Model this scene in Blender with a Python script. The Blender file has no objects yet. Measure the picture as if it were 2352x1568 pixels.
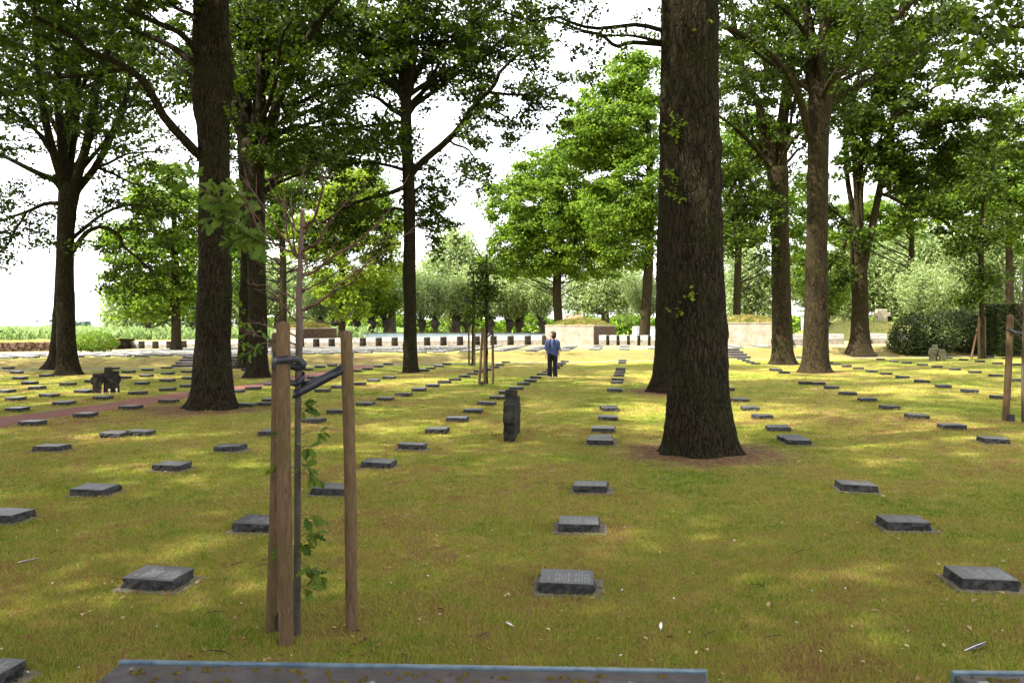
import bpy, bmesh, math, random
import numpy as np
from mathutils import Vector, Matrix, noise as mnoise

random.seed(7)
SC = bpy.context.scene
COL = SC.collection
F, H, CX, HY = 1829.0, 1.75, 1176.0, 749.0      # focal length (pixel units), eye height, picture centre, horizon

# ------------------------------------------------------------------ camera
cam_d = bpy.data.cameras.new('camera')
cam = bpy.data.objects.new('camera', cam_d)
COL.objects.link(cam)
cam.location = (0, 0, H)
cam.rotation_euler = (math.radians(90), 0, 0)
cam_d.sensor_width = 36.0
cam_d.lens = 28.0
cam_d.shift_y = -(784.0 - HY) / 2352.0
cam_d.clip_start = 0.05
cam_d.clip_end = 3000
cam_d.dof.use_dof = True
cam_d.dof.focus_distance = 8.0
cam_d.dof.aperture_fstop = 8.0
SC.camera = cam

# ------------------------------------------------------------------ sky and sun
SUN_EL, SUN_AZ = math.radians(52), math.radians(247)     # azimuth clockwise from +Y: behind the camera's left shoulder
world = bpy.data.worlds.new('World')
SC.world = world
world.use_nodes = True
wn = world.node_tree
wn.nodes.clear()
w_out = wn.nodes.new('ShaderNodeOutputWorld')
w_bg = wn.nodes.new('ShaderNodeBackground')
w_sky = wn.nodes.new('ShaderNodeTexSky')
w_sky.sky_type = 'NISHITA'
w_sky.sun_disc = False
w_sky.sun_elevation = SUN_EL
w_sky.sun_rotation = SUN_AZ
w_sky.dust_density = 4.0
w_sky.air_density = 1.0
w_co = wn.nodes.new('ShaderNodeTexCoord')
w_no = wn.nodes.new('ShaderNodeTexNoise')
w_no.inputs['Scale'].default_value = 2.2
w_no.inputs['Detail'].default_value = 5.0
w_rp = wn.nodes.new('ShaderNodeMapRange')
w_rp.inputs['From Min'].default_value = 0.32
w_rp.inputs['From Max'].default_value = 0.62
w_rp.inputs['To Min'].default_value = 0.72
w_rp.inputs['To Max'].default_value = 0.97
w_mx = wn.nodes.new('ShaderNodeMixRGB')
w_mx.inputs['Color2'].default_value = (4.9, 4.95, 5.05, 1)       # thin bright veil of white cloud
wn.links.new(w_co.outputs['Generated'], w_no.inputs['Vector'])
wn.links.new(w_no.outputs['Fac'], w_rp.inputs['Value'])
wn.links.new(w_rp.outputs['Result'], w_mx.inputs['Fac'])
wn.links.new(w_sky.outputs['Color'], w_mx.inputs['Color1'])
wn.links.new(w_mx.outputs['Color'], w_bg.inputs['Color'])
w_bg.inputs['Strength'].default_value = 0.13
wn.links.new(w_bg.outputs['Background'], w_out.inputs['Surface'])

sun_d = bpy.data.lights.new('sun', 'SUN')
sun_d.energy = 3.1
sun_d.angle = math.radians(0.9)
sun_d.color = (1.0, 0.94, 0.82)
sun = bpy.data.objects.new('sun', sun_d)
COL.objects.link(sun)
sdir = Vector((math.sin(SUN_AZ) * math.cos(SUN_EL), math.cos(SUN_AZ) * math.cos(SUN_EL), math.sin(SUN_EL)))
sun.rotation_euler = sdir.to_track_quat('Z', 'Y').to_euler()
sun.location = sdir * 60

SC.view_settings.view_transform = 'Standard'
SC.view_settings.look = 'None'
SC.view_settings.gamma = 1.0
SC.view_settings.use_curve_mapping = False
SC.view_settings.exposure = 2.45
SC.render.engine = 'CYCLES'
SC.cycles.use_denoising = True
SC.cycles.max_bounces = 7
SC.cycles.diffuse_bounces = 4
SC.cycles.glossy_bounces = 2
SC.cycles.transmission_bounces = 4
SC.cycles.sample_clamp_indirect = 6.0


# ------------------------------------------------------------------ helpers
def at(x, y, Z):
    """picture point -> place at depth Z"""
    return np.array([(x - CX) * Z / F, Z, H - (y - HY) * Z / F])


def sstep(a, b, v):
    t = np.clip((v - a) / (b - a), 0, 1)
    return t * t * (3 - 2 * t)


def foot_y(X):
    return 38.9 + 0.31 * X


def terr(X, Y):
    """height of the ground: flat lawn, a low bank, a terrace behind it"""
    X = np.asarray(X, float); Y = np.asarray(Y, float)
    s = Y - foot_y(X)
    zt = np.clip(0.42 + 0.004 * X, 0.33, 0.5)
    zw = np.interp(X, [-34, -30, -5.3, 9, 25, 40], [0.02, 0.04, 0.40, 0.6, 0.58, 0.5])
    z = zt * sstep(-0.1, 2.6, s) + (zw - zt) * sstep(2.6, 18, s)
    z = z + 0.018 * np.sin(X * 0.9 + 1.3 * np.sin(Y * 0.37)) * np.sin(Y * 0.7 + X * 0.21) * sstep(3, 7, Y)
    return z


def tz(X, Y):
    return float(terr(X, Y))


def ground(x, y):
    """picture point -> point on the ground"""
    Z = F * H / max(y - HY, 8)
    for _ in range(40):
        X = (x - CX) * Z / F
        Zn = F * (H - tz(X, Z)) / max(y - HY, 4)
        Z = 0.6 * Z + 0.4 * Zn
    X = (x - CX) * Z / F
    return np.array([X, Z, tz(X, Z)])


def props(o, label=None, cat=None, group=None, kind=None):
    if label: o['label'] = label
    if cat: o['category'] = cat
    if group: o['group'] = group
    if kind: o['kind'] = kind
    return o


def empty(name, loc, label, cat, group=None, rz=0.0):
    o = bpy.data.objects.new(name, None)
    o.empty_display_size = 0.2
    o.location = loc
    o.rotation_euler = (0, 0, rz)
    COL.objects.link(o)
    return props(o, label, cat, group)


def link(name, me, mat=None, parent=None, world=False):
    """world=True: the mesh is in world coordinates although it has a parent"""
    if mat is not None:
        for m in (mat if isinstance(mat, (list, tuple)) else [mat]):
            me.materials.append(m)
    o = bpy.data.objects.new(name, me)
    COL.objects.link(o)
    if parent is not None:
        o.parent = parent
        if world:
            l = Vector(parent.location)
            R = Matrix.Rotation(-parent.rotation_euler[2], 4, 'Z') @ Matrix.Translation(-l)
            o.matrix_local = R
    return o


def mesh_np(name, V, Fq, smooth=False):
    """mesh from numpy arrays: V (n,3), Fq (m,k)"""
    me = bpy.data.meshes.new(name)
    V = np.ascontiguousarray(V, np.float32); Fq = np.ascontiguousarray(Fq, np.int32)
    m, k = Fq.shape
    me.vertices.add(len(V)); me.vertices.foreach_set('co', V.ravel())
    me.loops.add(m * k); me.loops.foreach_set('vertex_index', Fq.ravel())
    me.polygons.add(m)
    me.polygons.foreach_set('loop_start', np.arange(0, m * k, k, dtype=np.int32))
    me.polygons.foreach_set('loop_total', np.full(m, k, np.int32))
    me.update(calc_edges=True)
    if smooth:
        me.polygons.foreach_set('use_smooth', np.ones(m, bool))
    return me


def mesh_bm(name, bm, smooth=False):
    me = bpy.data.meshes.new(name)
    bm.normal_update()
    bm.to_mesh(me); bm.free()
    if smooth:
        for p in me.polygons: p.use_smooth = True
    return me


def bm_box(bm, sx, sy, sz, c=(0, 0, 0), rz=0.0, bevel=0.0, mat=0):
    r = bmesh.ops.create_cube(bm, size=1.0)
    vs = r['verts']
    M = Matrix.Translation(c) @ Matrix.Rotation(rz, 4, 'Z') @ Matrix.Diagonal((sx, sy, sz, 1))
    bmesh.ops.transform(bm, matrix=M, verts=vs)
    fs = set(f for v in vs for f in v.link_faces)
    for f in fs: f.material_index = mat
    if bevel > 0:
        es = list(set(e for v in vs for e in v.link_edges))
        bmesh.ops.bevel(bm, geom=es, offset=bevel, segments=1, affect='EDGES', profile=0.5)
    return vs


def box_mesh(name, sx, sy, sz, c=(0, 0, 0), bevel=0.0):
    bm = bmesh.new(); bm_box(bm, sx, sy, sz, c, 0, bevel)
    return mesh_bm(name, bm)


class Tubes:
    """collects tapered tubes into one mesh"""
    def __init__(self): self.V, self.F, self.n = [], [], 0

    def add(self, P, R, sides=6, cap=True, wob=None):
        P = np.asarray(P, float); R = np.asarray(R, float)
        n = len(P)
        T = np.gradient(P, axis=0)
        T /= (np.linalg.norm(T, axis=1, keepdims=True) + 1e-9)
        ref = np.array([1.0, 0, 0]) if abs(T[:, 0]).mean() < 0.8 else np.array([0, 1.0, 0])
        A = np.cross(T, ref); A /= (np.linalg.norm(A, axis=1, keepdims=True) + 1e-9)
        B = np.cross(T, A)
        th = np.linspace(0, 2 * np.pi, sides, endpoint=False)
        rr = R[:, None] * np.ones((1, sides))
        if wob is not None: rr = rr * wob
        V = P[:, None, :] + rr[..., None] * (np.cos(th)[None, :, None] * A[:, None, :] + np.sin(th)[None, :, None] * B[:, None, :])
        V = V.reshape(-1, 3)
        i = np.arange(n - 1)[:, None] * sides; j = np.arange(sides)[None, :]; j2 = (j + 1) % sides
        Fq = np.stack([i + j, i + sides + j, i + sides + j2, i + j2], -1).reshape(-1, 4) + self.n
        self.V.append(V); self.F.append(Fq); self.n += len(V)
        if cap:
            c = self.n
            self.V.append(P[-1:] + T[-1:] * R[-1] * 0.3); self.n += 1
            b = c - sides
            fs = [[b + k, c, b + (k + 1) % sides, b + (k + 1) % sides] for k in range(sides)]
            self.cap = fs
            q = np.array([[b + k, c, c, b + (k + 1) % sides] for k in range(sides)])
            # caps as degenerate-free triangles are kept apart
            if not hasattr(self, 'T3'): self.T3 = []
            self.T3.append(np.array([[b + k, c, b + (k + 1) % sides] for k in range(sides)]))

    def mesh(self, name, smooth=True):
        V = np.concatenate(self.V); Fq = np.concatenate(self.F)
        me = bpy.data.meshes.new(name)
        T3 = np.concatenate(getattr(self, 'T3', [np.zeros((0, 3), int)]))
        m4, m3 = len(Fq), len(T3)
        me.vertices.add(len(V)); me.vertices.foreach_set('co', V.astype(np.float32).ravel())
        idx = np.concatenate([Fq.ravel(), T3.ravel()]).astype(np.int32)
        me.loops.add(len(idx)); me.loops.foreach_set('vertex_index', idx)
        me.polygons.add(m4 + m3)
        ls = np.concatenate([np.arange(m4) * 4, m4 * 4 + np.arange(m3) * 3]).astype(np.int32)
        lt = np.concatenate([np.full(m4, 4), np.full(m3, 3)]).astype(np.int32)
        me.polygons.foreach_set('loop_start', ls); me.polygons.foreach_set('loop_total', lt)
        me.update(calc_edges=True)
        if smooth: me.polygons.foreach_set('use_smooth', np.ones(m4 + m3, bool))
        return me


def curve_pts(P, n):
    """smooth polyline (Catmull-Rom) with n points"""
    P = np.asarray(P, float)
    if len(P) == 2:
        t = np.linspace(0, 1, n)[:, None]
        return P[0] * (1 - t) + P[1] * t
    Q = np.vstack([2 * P[0] - P[1], P, 2 * P[-1] - P[-2]])
    s = np.linspace(0, len(P) - 1 - 1e-6, n)
    i = s.astype(int); t = (s - i)[:, None]
    p0, p1, p2, p3 = Q[i], Q[i + 1], Q[i + 2], Q[i + 3]
    return 0.5 * ((2 * p1) + (-p0 + p2) * t + (2 * p0 - 5 * p1 + 4 * p2 - p3) * t ** 2 + (-p0 + 3 * p1 - 3 * p2 + p3) * t ** 3)


def unit(v):
    return v / (np.linalg.norm(v, axis=-1, keepdims=True) + 1e-9)


def leaf_mesh(name, C, size, rng, flat=0.45, aspect=0.62, out=None, jit=0.35):
    """one small folded kite per leaf"""
    C = np.asarray(C, float); N = len(C)
    n = rng.normal(size=(N, 3)) * (1 - flat)
    n[:, 2] += flat * 1.4
    if out is not None: n += out * 0.55
    n = unit(n)
    u = unit(np.cross(n, rng.normal(size=(N, 3))))
    v = np.cross(n, u)
    L = size * (1 + jit * rng.uniform(-1, 1, N))[:, None]
    W = L * aspect
    fold = n * L * 0.12
    b = C - u * L * 0.5; t = C + u * L * 0.5 - n * L * 0.06
    l = C + v * W * 0.5 + fold + u * L * 0.05; r = C - v * W * 0.5 + fold + u * L * 0.05
    V = np.stack([b, r, t, l], 1).reshape(-1, 3)
    me = mesh_np(name, V, np.arange(4 * N).reshape(N, 4))
    a = me.attributes.new('leaf_tone', 'FLOAT', 'FACE')
    a.data.foreach_set('value', rng.uniform(0, 1, N).astype(np.float32))
    return me


# ------------------------------------------------------------------ materials
def new_mat(name):
    m = bpy.data.materials.new(name)
    m.use_nodes = True
    nt = m.node_tree
    return m, nt, nt.nodes['Principled BSDF'], nt.nodes['Material Output']


def N(nt, t, **kw):
    n = nt.nodes.new(t)
    for k, v in kw.items():
        if k in n.inputs: n.inputs[k].default_value = v
        else: setattr(n, k, v)
    return n


def ramp(nt, fac, stops):
    r = nt.nodes.new('ShaderNodeValToRGB')
    el = r.color_ramp.elements
    el[0].position, el[0].color = stops[0][0], (*stops[0][1], 1)
    el[1].position, el[1].color = stops[-1][0], (*stops[-1][1], 1)
    for p, c in stops[1:-1]:
        e = el.new(p); e.color = (*c, 1)
    nt.links.new(fac, r.inputs['Fac'])
    return r.outputs['Color']


def wpos(nt, scale=(1, 1, 1)):
    g = nt.nodes.new('ShaderNodeNewGeometry')
    mp = nt.nodes.new('ShaderNodeMapping')
    mp.inputs['Scale'].default_value = scale
    nt.links.new(g.outputs['Position'], mp.inputs['Vector'])
    return mp.outputs['Vector']


def opos(nt, scale=(1, 1, 1)):
    g = nt.nodes.new('ShaderNodeTexCoord')
    mp = nt.nodes.new('ShaderNodeMapping')
    mp.inputs['Scale'].default_value = scale
    nt.links.new(g.outputs['Object'], mp.inputs['Vector'])
    return mp.outputs['Vector']


def noise_n(nt, vec, scale, detail=4, rough=0.55, dist=0.0):
    n = N(nt, 'ShaderNodeTexNoise', Scale=scale, Detail=detail, Roughness=rough, Distortion=dist)
    nt.links.new(vec, n.inputs['Vector'])
    return n.outputs['Fac']


def mixc(nt, fac, a, b, mode='MIX'):
    m = nt.nodes.new('ShaderNodeMixRGB'); m.blend_type = mode
    for s, v in ((m.inputs['Fac'], fac), (m.inputs['Color1'], a), (m.inputs['Color2'], b)):
        if hasattr(v, 'links') or isinstance(v, bpy.types.NodeSocket): nt.links.new(v, s)
        elif isinstance(v, (int, float)): s.default_value = v
        else: s.default_value = (*v, 1)
    return m.outputs['Color']


def mrange(nt, v, a, b, c=0.0, d=1.0):
    m = N(nt, 'ShaderNodeMapRange'); m.inputs['From Min'].default_value = a; m.inputs['From Max'].default_value = b
    m.inputs['To Min'].default_value = c; m.inputs['To Max'].default_value = d
    nt.links.new(v, m.inputs['Value'])
    return m.outputs['Result']


def math_n(nt, op, a, b=None):
    m = nt.nodes.new('ShaderNodeMath'); m.operation = op
    for s, v in ((m.inputs[0], a), (m.inputs[1], b)):
        if v is None: continue
        if isinstance(v, (int, float)): s.default_value = v
        else: nt.links.new(v, s)
    return m.outputs[0]


def bump(nt, bsdf, h, strength=0.5, dist=0.02):
    b = N(nt, 'ShaderNodeBump', Strength=strength, Distance=dist)
    nt.links.new(h, b.inputs['Height'])
    nt.links.new(b.outputs['Normal'], bsdf.inputs['Normal'])


def mottled(name, c1, c2, scale=6.0, rough=0.8, bump_s=0.3, bump_d=0.01, spec=0.3, detail=5, space='w', stretch=(1, 1, 1), lo=0.35, hi=0.65):
    m, nt, bs, _ = new_mat(name)
    v = wpos(nt, stretch) if space == 'w' else opos(nt, stretch)
    f = noise_n(nt, v, scale, detail)
    nt.links.new(ramp(nt, f, [(lo, c1), (hi, c2)]), bs.inputs['Base Color'])
    bs.inputs['Roughness'].default_value = rough
    bs.inputs['Specular IOR Level'].default_value = spec
    if bump_s > 0: bump(nt, bs, noise_n(nt, v, scale * 4, 4), bump_s, bump_d)
    return m


def leaf_mat(name, dark, mid, light, trans, tfac=0.42, clump=0.7, rough=0.6, spec=0.15):
    m, nt, bs, out = new_mat(name)
    at_ = nt.nodes.new('ShaderNodeAttribute'); at_.attribute_name = 'leaf_tone'
    cl = noise_n(nt, wpos(nt), clump, 3)
    f = math_n(nt, 'ADD', math_n(nt, 'MULTIPLY', at_.outputs['Fac'], 0.5), math_n(nt, 'MULTIPLY', cl, 0.5))
    c = ramp(nt, f, [(0.2, dark), (0.5, mid), (0.8, light)])
    nt.links.new(c, bs.inputs['Base Color'])
    bs.inputs['Roughness'].default_value = rough
    bs.inputs['Specular IOR Level'].default_value = spec
    tr = nt.nodes.new('ShaderNodeBsdfTranslucent')
    tc = mixc(nt, 1.0, c, trans, 'MULTIPLY')
    nt.links.new(tc, tr.inputs['Color'])
    mx = nt.nodes.new('ShaderNodeMixShader'); mx.inputs['Fac'].default_value = tfac
    nt.links.new(bs.outputs['BSDF'], mx.inputs[1]); nt.links.new(tr.outputs['BSDF'], mx.inputs[2])
    nt.links.new(mx.outputs['Shader'], out.inputs['Surface'])
    return m


M_OAK = leaf_mat('oak_leaves', (0.009, 0.020, 0.001), (0.027, 0.050, 0.003), (0.075, 0.108, 0.007), (1.9, 2.0, 1.1), tfac=0.27)
M_OAKL = leaf_mat('oak_leaves_fresh', (0.028, 0.062, 0.006), (0.085, 0.150, 0.013), (0.190, 0.265, 0.026), (2.0, 2.0, 1.3))
M_SLEAF = leaf_mat('sapling_leaves', (0.035, 0.075, 0.012), (0.06, 0.11, 0.016), (0.11, 0.15, 0.02), (1.8, 1.8, 1.2), tfac=0.3)
M_YEL = leaf_mat('yellow_green_leaves', (0.075, 0.12, 0.010), (0.14, 0.20, 0.017), (0.23, 0.295, 0.03), (1.8, 1.8, 1.2))
M_WIL = leaf_mat('willow_leaves', (0.10, 0.145, 0.045), (0.22, 0.285, 0.11), (0.42, 0.49, 0.26), (1.5, 1.6, 1.1), rough=0.45, spec=0.35)
M_BUSH = leaf_mat('shrub_leaves', (0.010, 0.019, 0.003), (0.028, 0.048, 0.008), (0.085, 0.110, 0.018), (1.6, 1.6, 1.1), tfac=0.2, rough=0.55, spec=0.3)
M_FAR = leaf_mat('far_tree_leaves', (0.06, 0.10, 0.07), (0.09, 0.14, 0.10), (0.13, 0.19, 0.13), (1.2, 1.2, 1.2), tfac=0.2)  # distance haze put into the leaf colour as a blue-green cast
M_CORN = leaf_mat('corn_leaves', (0.08, 0.13, 0.04), (0.13, 0.195, 0.065), (0.23, 0.30, 0.13), (1.6, 1.6, 1.2), clump=0.2)


def bark_mat(name, plate, crack, moss, sc=(23, 23, 4.6), strength=1.0, dist=0.035):
    m, nt, bs, _ = new_mat(name)
    g = nt.nodes.new('ShaderNodeNewGeometry')
    dn = N(nt, 'ShaderNodeTexNoise', Scale=3.0, Detail=3.0)
    nt.links.new(g.outputs['Position'], dn.inputs['Vector'])
    wv = nt.nodes.new('ShaderNodeVectorMath'); wv.operation = 'MULTIPLY_ADD'
    nt.links.new(dn.outputs['Color'], wv.inputs[0]); wv.inputs[1].default_value = (0.14, 0.14, 0.2)
    nt.links.new(g.outputs['Position'], wv.inputs[2])
    mp = nt.nodes.new('ShaderNodeMapping'); mp.inputs['Scale'].default_value = sc
    nt.links.new(wv.outputs[0], mp.inputs['Vector'])
    vo = nt.nodes.new('ShaderNodeTexVoronoi'); vo.feature = 'DISTANCE_TO_EDGE'; vo.inputs['Scale'].default_value = 1.5
    nt.links.new(mp.outputs['Vector'], vo.inputs['Vector'])
    fine = noise_n(nt, mp.outputs['Vector'], 3.5, 6, 0.65)
    rn = noise_n(nt, mp.outputs['Vector'], 0.8, 2, 0.5)
    rc = mrange(nt, math_n(nt, 'ABSOLUTE', math_n(nt, 'SUBTRACT', rn, 0.5)), 0.0, 0.10)
    e = math_n(nt, 'MINIMUM', rc, mrange(nt, vo.outputs['Distance'], 0.0, 0.10, 0.35, 1.0))
    hgt = math_n(nt, 'ADD', math_n(nt, 'MULTIPLY', e, 0.75), math_n(nt, 'MULTIPLY', fine, 0.45))
    c = ramp(nt, hgt, [(0.18, crack), (0.55, tuple(0.6 * p for p in plate)), (0.95, plate)])
    big = noise_n(nt, g.outputs['Position'], 1.6, 4)
    c = mixc(nt, mrange(nt, big, 0.45, 0.7, 0.0, 0.75), c, moss, 'MIX')
    c = mixc(nt, mrange(nt, hgt, 0.1, 0.5, 0.55, 0.0), c, crack, 'MIX')  # crack colour holds both dirt and the shade inside the fissures
    sp = noise_n(nt, g.outputs['Position'], 42.0, 2)
    c = mixc(nt, mrange(nt, sp, 0.69, 0.74, 0.0, 0.6), c, (0.22, 0.22, 0.19))      # lichen flecks
    nt.links.new(c, bs.inputs['Base Color'])
    bs.inputs['Roughness'].default_value = 0.9
    bs.inputs['Specular IOR Level'].default_value = 0.05
    bump(nt, bs, hgt, strength, dist)
    return m


M_BARK = bark_mat('oak_bark', (0.038, 0.030, 0.018), (0.005, 0.004, 0.0025), (0.024, 0.026, 0.009))
M_BARKF = bark_mat('oak_bark_smooth', (0.046, 0.034, 0.018), (0.007, 0.005, 0.003), (0.030, 0.030, 0.010), sc=(18, 18, 4), strength=0.8, dist=0.025)
M_TWIG = mottled('twig_bark', (0.014, 0.011, 0.008), (0.034, 0.026, 0.017), 12, bump_s=0.2)
M_WILB = mottled('willow_bark', (0.02, 0.016, 0.012), (0.07, 0.058, 0.042), 9, bump_s=0.8, bump_d=0.05)
M_SAPB = None

# ------------------------------------------------------------------ oak trees
BASES = []      # where the trunks meet the ground, with the radius of the bare litter patch


def make_trunk(tb, pts_w, Z, sides, rows, base, seed, ridge=0.0, flare=True):
    """pts_w: (x, y, width) in picture units at depth Z; lofted with root flare, swellings and bark ridges"""
    P = np.array([at(x, y, Z) for x, y, w in pts_w]); R = np.array([w * 0.5 * Z / F for x, y, w in pts_w])
    P[0][2] = base[2] - 0.06
    Q = curve_pts(np.hstack([P, R[:, None]]), rows)
    C, r = Q[:, :3], np.maximum(Q[:, 3], 0.01)
    th = np.linspace(0, 2 * np.pi, sides, endpoint=False)
    V = np.zeros((rows, sides, 3))
    zrel = C[:, 2] - base[2]
    off = Vector((seed * 3.1, seed * 7.7, 0))
    kr = np.random.default_rng(seed + 900)
    knots = [(kr.uniform(0, 2 * np.pi), base[2] + kr.uniform(0.9, 7.5), kr.uniform(0.06, 0.13), kr.uniform(0.02, 0.05)) for _ in range(16 if sides > 20 else 4)]
    ph = kr.uniform(0, 6.28, 3)
    for i in range(rows):
        fl = math.exp(-max(zrel[i], 0) / 0.33) if flare else 0
        near_k = [q for q in knots if abs(q[1] - C[i, 2]) < 0.4]
        for j in range(sides):
            c, s = math.cos(th[j]), math.sin(th[j])
            k = 1 + 0.045 * mnoise.noise(Vector((c * 1.2, s * 1.2, C[i, 2] * 0.9)) + off) + 0.03 * mnoise.noise(Vector((c * 2.5, s * 2.5, C[i, 2] * 3)) + off)
            k += fl * (0.12 * mnoise.noise(Vector((c * 2.2, s * 2.2, 3.0)) + off) + 0.085 * math.sin(5 * th[j] + ph[0]) + 0.05 * math.sin(8 * th[j] + ph[1]))
            rr = r[i] * k
            for (kt, kz, ks, ka) in near_k:
                da = (th[j] - kt + math.pi) % (2 * math.pi) - math.pi
                dd = math.hypot(da * r[i], (C[i, 2] - kz) * 0.8) / ks
                if dd < 2.2: rr += ka * (math.exp(-dd * dd) - 0.75 * math.exp(-(dd * 2.6) ** 2))
            if ridge > 0:
                q = Vector((c * r[i] * 25, s * r[i] * 25, C[i, 2] * 4.6)) + off
                q += 0.6 * Vector((mnoise.noise(q * 0.5), mnoise.noise(q * 0.5 + Vector((9, 0, 0))), 0))
                rr += ridge * (0.55 - 1.6 * abs(mnoise.noise(q)) ** 0.7 * 0.9)
            V[i, j] = (C[i, 0] + rr * c, C[i, 1] + rr * s, C[i, 2])
    a = np.arange(rows - 1)[:, None] * sides; j = np.arange(sides)[None]; j2 = (j + 1) % sides
    Fq = np.stack([a + j, a + j2, a + sides + j2, a + sides + j], -1).reshape(-1, 4) + tb.n
    tb.V.append(V.reshape(-1, 3)); tb.F.append(Fq); tb.n += rows * sides
    return C, r


def grow(limbs, rng, p):
    """limbs: list of (points, r0, r1, t0, density). Returns branch tubes and leaf centres."""
    br = Tubes(); leaves = []
    s1, l1, s2, l2, nl, sig = p['s1'], p['l1'], p['s2'], p['l2'], p['nl'], p['sig']
    for pts, r0, r1, t0, dens in limbs:
        seg = np.linalg.norm(np.diff(pts, axis=0), axis=1); L = seg.sum()
        cum = np.concatenate([[0], np.cumsum(seg)]) / L
        n1 = max(2, int(L * (1 - t0) / s1 * dens))
        ts = list(np.clip(t0 + (1 - t0) * (np.arange(n1) + rng.uniform(0, 1, n1)) / n1, 0, 0.995)) + [0.999, 0.999]
        for kk, t in enumerate(ts):
            k = min(np.searchsorted(cum, t), len(pts) - 1); k = max(k, 1)
            f = (t - cum[k - 1]) / max(cum[k] - cum[k - 1], 1e-6)
            o = pts[k - 1] * (1 - f) + pts[k] * f
            T = unit(pts[k] - pts[k - 1])
            tip = kk >= n1
            d = unit(T * (1.0 if tip else 0.55) + unit(rng.normal(size=3)) * (0.35 if tip else 0.95) + np.array([0, 0, 0.12]))
            len1 = l1 * rng.uniform(0.55, 1.15) * (1.0 - 0.35 * t)
            m = 5
            q = [o]; dd = d.copy()
            for _ in range(m - 1):
                dd = unit(dd + rng.normal(size=3) * 0.28 + np.array([0, 0, 0.04]))
                q.append(q[-1] + dd * len1 / (m - 1))
            q = np.array(q)
            ra = max(0.012, min(0.35 * (r0 * (1 - t) + r1 * t) + 0.006, 0.05))
            br.add(q, np.linspace(ra, 0.006, m), 4, cap=False)
            n2 = max(2, int(len1 / s2))
            for t2 in np.linspace(0.25, 1.0, n2):
                kf = t2 * (m - 1); ki = min(int(kf), m - 2)
                o2 = q[ki] + (q[ki + 1] - q[ki]) * (kf - ki)
                d2 = unit(unit(q[ki + 1] - q[ki]) * 0.6 + unit(rng.normal(size=3)) * np.array([0.95, 0.95, 0.5]) + np.array([0, 0, 0.08]))
                len2 = l2 * rng.uniform(0.5, 1.2)
                mid = o2 + d2 * len2 * 0.5 + rng.normal(size=3) * 0.05
                end = o2 + d2 * len2 + np.array([0, 0, -0.05])
                br.add(np.array([o2, mid, end]), [0.009, 0.006, 0.004], 3, cap=False)
                tt = rng.uniform(0.35, 1.08, nl)[:, None]
                c = np.where(tt < 0.5, o2 + (mid - o2) * tt * 2, mid + (end - mid) * (tt * 2 - 1))
                leaves.append(c + rng.normal(size=(nl, 3)) * sig * np.array([1.1, 1.1, 0.5]))
    return br, np.concatenate(leaves)


DEF = dict(s1=0.42, l1=2.1, s2=0.32, l2=0.75, nl=34, sig=0.16)


def P3(pts, Z, dz):
    """picture polyline -> 3D polyline that drifts dz metres in depth"""
    n = len(pts)
    return np.array([at(x, y, Z + dz * (i / (n - 1))) for i, (x, y) in enumerate(pts)])


def auto_limbs(rng, top, n, L, z0, z1, C, r, el=(20, 60), az=None):
    """limbs that leave the trunk between the heights z0 and z1"""
    out = []
    zs = C[:, 2]
    for k in range(n):
        z = z0 + (z1 - z0) * (k + rng.uniform(0, 1)) / n
        i = int(np.argmin(abs(zs - z))); o = C[i]
        a = (k * 2.399 + rng.uniform(-0.4, 0.4)) if az is None else rng.uniform(*az)
        e = math.radians(rng.uniform(*el))
        d = np.array([math.cos(a) * math.cos(e), math.sin(a) * math.cos(e), math.sin(e)])
        q = [o]; dd = d
        Lk = L * rng.uniform(0.7, 1.15)
        for _ in range(4):
            dd = unit(dd + rng.normal(size=3) * 0.16 + np.array([0, 0, -0.02]))
            q.append(q[-1] + dd * Lk / 4)
        out.append((curve_pts(np.array(q), 10), 0.11, 0.02, 0.25, 1.0))
    return out


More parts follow.
